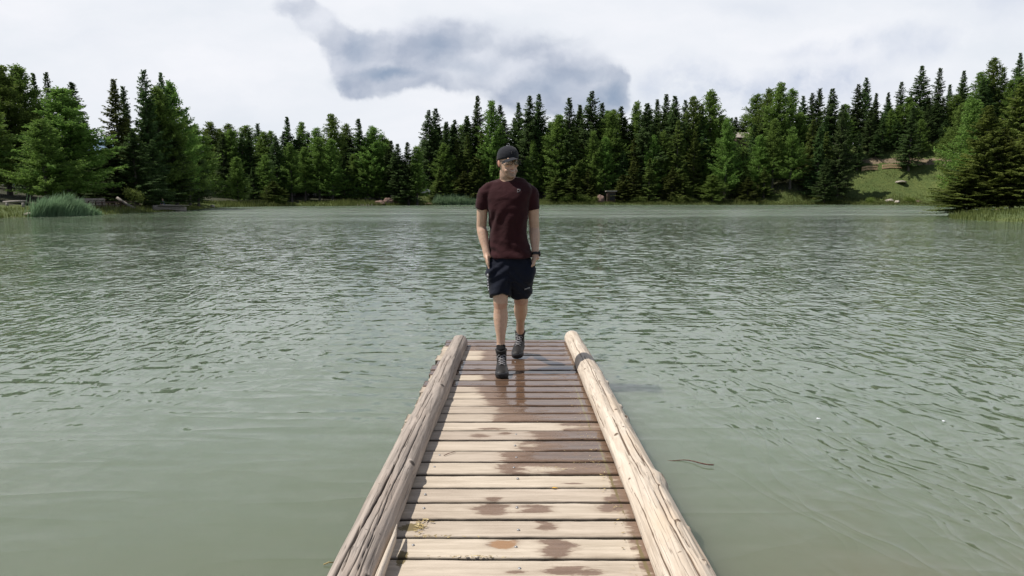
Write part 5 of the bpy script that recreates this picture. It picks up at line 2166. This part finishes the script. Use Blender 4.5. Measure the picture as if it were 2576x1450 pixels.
def rail_fence(name, pa, pb, npost, rails, h, mat, label, group=None, thick=.06, board=.1):
    """posts and rails between two points of the ground"""
    root = empty(name, pa, label, 'fence', group)
    post = MB().tube([(0, 0, -.2), (0, 0, h * .6), (0, 0, h)], [.07, .065, .06], 8).mesh('post')
    for i in range(npost):
        f = i / (npost - 1)
        p = pa.lerp(pb, f)
        p.z = gz(p.x, p.y)
        link('post', post, mat, root, loc=p - pa)
    for k, rz in enumerate(rails):
        mb = MB()
        for i in range(npost - 1):
            a, b = pa.lerp(pb, i / (npost - 1)), pa.lerp(pb, (i + 1) / (npost - 1))
            a.z, b.z = gz(a.x, a.y) + h * rz, gz(b.x, b.y) + h * rz
            dv = (b - a)
            mb.box((a + b) / 2 - pa + Vector((0, -.09, 0)), (dv.length + .05, thick, board), Euler((0, -math.atan2(dv.z, math.hypot(dv.x, dv.y)), math.atan2(dv.y, dv.x))), .008)
        mb.build('rail', mat, root, smooth=False)
    return root


rail_fence('wooden_fence', on_land(184, 0, 8), on_land(262, 0, 8), 6, (.3, .6, .9), 1.0, M_GREYWOOD, 'silvered plank fence on the left bank, right of the tall reed bed', None, .06, .24)
rail_fence('rail_fence', on_land(205, 0, 5.5), on_land(330, 0, 5.5), 9, (.45, .85), .8, M_DARKWOOD, 'thin dark rail fence in front of the silvered plank fence')
rail_fence('timber_fence', at_row(2163, 434), at_row(2202, 430), 4, (.35, .85), 1.25, M_NEWWOOD, 'fresh pale timber fence on the hilltop, left and longer section', 'timber fence sections on the right hill', .12, .45)
rail_fence('timber_fence', at_row(2214, 428), at_row(2262, 425), 5, (.35, .85), 1.25, M_NEWWOOD, 'fresh pale timber fence on the hilltop, right section behind small spruces', 'timber fence sections on the right hill', .12, .45)

# driftwood bench at the left edge
p = on_land(36, 0, 9)
be = empty('log_bench', p, 'grey log bench on the grass at the left edge, left of the reeds', 'bench')
MB().tube([(-1.1, 0, .42), (0, 0, .47), (1.1, .1, .50)], [.10, .12, .10], 10).build('seat', M_GREYWOOD, be)
for x in (-.75, .8):
    MB().tube([(x, 0, -.1), (x, 0, .38)], [.13, .12], 10).build('leg', M_GREYWOOD, be)

# tilted log and stump
p = on_land(312, 0, 5)
lg = MB().tube([(-.8, 0, 1.15), (-.3, 0, .8), (.4, 0, .35), (1.1, .1, -.05)], [.16, .15, .15, .13], 10).build('tilted_log', M_GREYWOOD)
lg.location = p
tag(lg, 'pale log leaning down to the right on the left bank by the boulders', 'log')

# log jetty at the end of the left point
pa = ground_pt(385, 533)
jt = empty('log_jetty', (pa.x, pa.y, 0), 'low grey jetty of logs and stakes at the right end of the left bank', 'jetty')
pb = ground_pt(468, 530.5)
dv = Vector((pb.x - pa.x, pb.y - pa.y, 0))
L_ = dv.length
ux, uy = dv.x / L_, dv.y / L_
for r_ in range(3):
    mb = MB()
    pts = []
    for k in range(12):
        f = k / 11
        zz = .12 + .22 * r_ + .16 * math.sin(PI * min(1, f * 1.15 + .05)) - (0.25 * max(0, f - .75) * (r_ + 1))
        pts.append((ux * L_ * f, uy * L_ * f, zz))
    mb.tube(pts, [.11] * 12, 8)
    mb.build('log', M_GREYWOOD, jt)
for k in range(7):
    f = .05 + .8 * k / 6
    MB().tube([(ux * L_ * f, uy * L_ * f - .16, -.5), (ux * L_ * f, uy * L_ * f - .16, .75)], [.07, .06], 8).build('stake', M_GREYWOOD, jt)
dk = MB()
dk.box((ux * L_ * .45, uy * L_ * .45 + .7, .72), (L_ * .85, 1.3, .07), Euler((0, .01, math.atan2(uy, ux))), .01)
dk.build('deck', M_GREYWOOD, jt)

# little stakes standing in the water by the far bank
stk = MB().tube([(0, 0, -.5), (0, 0, .3), (.02, 0, .5)], [.08, .07, .04], 7).mesh('stake')
stk.materials.append(M_STONE)
for k, px in enumerate((900, 907, 914, 920.5, 927, 934)):
    q = ground_pt(px, 518.7)
    o = bpy.data.objects.new('stake', stk)
    o.location = (q.x, q.y + (k % 2) * .6, -.05 * (k % 3))
    o.scale = (1, 1, .8 + .15 * ((k * 7) % 3))
    COL.objects.link(o)
    tag(o, 'one of the short pale stakes standing in the water by the far dark bank', 'stake', 'stakes in the water by the far bank')

# bright bush under the dark trees of the left point
p = on_land(338, 0, 3.2)
bs = empty('bush', p, 'small bright yellow-green bush in the shade gap of the left bank', 'bush')
rg = np.random.default_rng(3)
n = 2600
c_ = rg.standard_normal((n, 3)) * np.array([.42, .35, .27])[None] + np.array([0, 0, 1.55])[None]
c_[:, 2] -= c_[:, 0] * .35
dr = unit(rg.standard_normal((n, 3)))
wv = unit(np.cross(dr, rg.standard_normal((n, 3))))
V, Q = kites(c_, dr, wv, .10 + .1 * rg.random(n), .03 + .03 * rg.random(n))
link('foliage', quads_mesh('foliage', V, Q), M_BUSH, bs)
sb = MB()
for k in range(6):
    a = k * 1.05
    sb.tube([(0, 0, -.1), (.12 * math.cos(a), .12 * math.sin(a), .7), (.35 * math.cos(a), .3 * math.sin(a), 1.5)], [.04, .03, .01], 6)
sb.build('stems', M_BARK, bs)
# low shrubs at the far waterline
for k, (px, Y, sc_) in enumerate([(1470, 167, 1.3), (1500, 168, .9), (1600, 168.5, 1.0), (1615, 169, .8), (1705, 169, 1.3), (1745, 168, .8), (2055, 171, .9), (1420, 166, 1.1), (2190, 170, .8), (2290, 171, .9),
                                  (700, 141, 1.0), (1000, 158, 1.0)]):
    p = on_land(px, 0, 2.2)
    o = bpy.data.objects.new('shrub', bs.children[0].data)
    o.location = p + Vector((0, 0, -1.0 * sc_))
    o.scale = (1.6 * sc_, 1.4 * sc_, 1.15 * sc_)
    o.rotation_euler = (0, 0, k * 1.3)
    COL.objects.link(o)
    tag(o, 'low green shrub at the far waterline, %s from the left' % ORD[sorted([700, 1000, 1420, 1470, 1500, 1600, 1615, 1705, 1745, 2055, 2190, 2290]).index(px)], 'shrub', 'low shrubs at the far waterline')

# person sitting in the shade above the jetty
p = on_land(409, 0, 4)
pz = p.z
sit = empty('person', p, 'distant person in blue sitting in the shade above the log jetty', 'person')
sb = MB()
loft(sb, [((0, 0, .25), .17, .15), ((0, 0, .45), .15, .12), ((0, -.02, .68), .19, .12), ((0, -.02, .78), .10, .09), ((0, -.03, .86), .055, .055), ((0, -.04, .92), .07, .085), ((0, -.04, 1.02), .078, .09),
          ((0, -.03, 1.10), .04, .05)])
for s_ in (-1, 1):
    sb.tube([(s_ * .09, 0, .25), (s_ * .13, -.38, .42), (s_ * .13, -.44, .05), (s_ * .14, -.60, .03)], [.09, .07, .05, .04], 10)
    sb.tube([(s_ * .19, -.02, .70), (s_ * .25, -.10, .48), (s_ * .14, -.32, .48)], [.055, .045, .035], 10)
me = fuse(sb, 'body', .02, 2)
link('body', me, M_SKIN, sit)
jk = MB()
loft(jk, [((0, 0, .22), .19, .17), ((0, 0, .45), .175, .145), ((0, -.02, .68), .205, .14), ((0, -.02, .79), .10, .09)])
for s_ in (-1, 1):
    jk.tube([(s_ * .19, -.02, .70), (s_ * .25, -.10, .48), (s_ * .17, -.26, .48)], [.07, .06, .05], 10)
M_BLUE = mat_cloth('blue_jacket', (.06, .09, .18), (.10, .14, .26))
link('jacket', fuse(jk, 'jacket', .02, 2), M_BLUE, sit)

# parked car glimpsed on the far bank
p = on_land(1062, 0, 8.5)
M_WHITECAR, t_, b_ = material('white_paint', Roughness=.25)
b_.inputs['Base Color'].default_value = (.75, .76, .78, 1)
M_GLASS, t_, b_ = material('dark_glass', Roughness=.05)
b_.inputs['Base Color'].default_value = (.02, .025, .03, 1)
cr = empty('parked_car', p, 'white car parked beyond the far bank, left of the far reed bed', 'car')
prof = [(-2.0, .35), (-2.05, .75), (-1.75, .95), (-1.0, 1.0), (-.5, 1.42), (.9, 1.45), (1.6, 1.05), (2.0, .95), (2.05, .5), (1.95, .33)]
V = [(x, y, z) for y in (-.82, .82) for x, z in prof]
nn_ = len(prof)
Fc = [tuple(range(nn_)), tuple(range(nn_, 2 * nn_))[::-1]] + [(i, i + nn_, (i + 1) % nn_ + nn_, (i + 1) % nn_) for i in range(nn_)]
MB().add(V, Fc).build('body', M_WHITECAR, cr, smooth=False)
for y in (-.83, .83):
    MB().add([(-.82, y, 1.0), (-.45, y, 1.34), (.85, y, 1.36), (1.4, y, 1.04), (-.82, y * .985, 1.0), (-.45, y * .985, 1.34), (.85, y * .985, 1.36), (1.4, y * .985, 1.04)],
             [(0, 1, 2, 3), (7, 6, 5, 4), (0, 4, 5, 1), (1, 5, 6, 2), (2, 6, 7, 3), (3, 7, 4, 0)]).build('window', M_GLASS, cr, smooth=False)
for x in (-1.25, 1.3):
    for y in (-.80, .80):
        MB().tube([(x, y - .1, .32), (x, y + .1, .32)], [.32, .32], 16).build('wheel', M_SOLE, cr)

def hut(name, px, ytop, Y, w_, d_, h, roof_h, rz, label, wallm, roofm, down=6.0, gable=True):
    top = at(px, ytop, Y)
    zb = top.z - roof_h - h
    root = empty(name, (top.x, Y, zb), label, 'hut', None, rz)
    MB().box((0, 0, h / 2 - down / 2), (w_, d_, h + down), None, .02).build('wall', wallm, root, smooth=False)
    if gable:
        rm = MB()
        for s_ in (-1, 1):
            a = math.atan2(roof_h, d_ / 2)
            ln = math.hypot(roof_h, d_ / 2) + .5
            rm.box((0, s_ * (d_ / 4 + .15), h + roof_h / 2 - .05), (w_ + .9, ln, .14), Euler((-s_ * a, 0, 0)), .01)
        rm.build('roof', roofm, root, smooth=False)
        MB().add([(-w_ / 2 + .01, -d_ / 2, h), (-w_ / 2 + .01, d_ / 2, h), (-w_ / 2 + .01, 0, h + roof_h - .05), (w_ / 2 - .01, -d_ / 2, h), (w_ / 2 - .01, d_ / 2, h), (w_ / 2 - .01, 0, h + roof_h - .05)],
                 [(0, 2, 1), (3, 4, 5), (0, 3, 5, 2), (1, 2, 5, 4)]).build('gable', wallm, root, smooth=False)
    else:
        MB().box((0, 0, h + roof_h / 2), (w_ + .6, d_ + .5, roof_h), None, .02).build('roof', roofm, root, smooth=False)
    return root


hh = hut('wooden_hut', 1864, 335, 222, 5.2, 5.0, 1.9, 1.5, .15, 'brown hut with pale roof high among the trees of the right wood', M_DARKWOOD, M_STONE, 8)
MB().box((.6, -2.52, 1.0), (1.0, .06, 1.0), None, .01).build('window', M_GLASS, hh, smooth=False)
sh_ = hut('small_shed', 1537, 480, shore_y(1535) + 3.2, 2.0, 2.0, 2.1, .28, 0, 'small dark shed with flat pale roof at the far waterline right of the man', M_DARKWOOD, M_GREYWOOD, 1.5, gable=False)
MB().box((.25, -1.02, .85), (1.3, .06, 1.7), None, .01).build('dark_doorway', M_SOLE, sh_, smooth=False)  # near-black panel painting the darkness of an open doorway
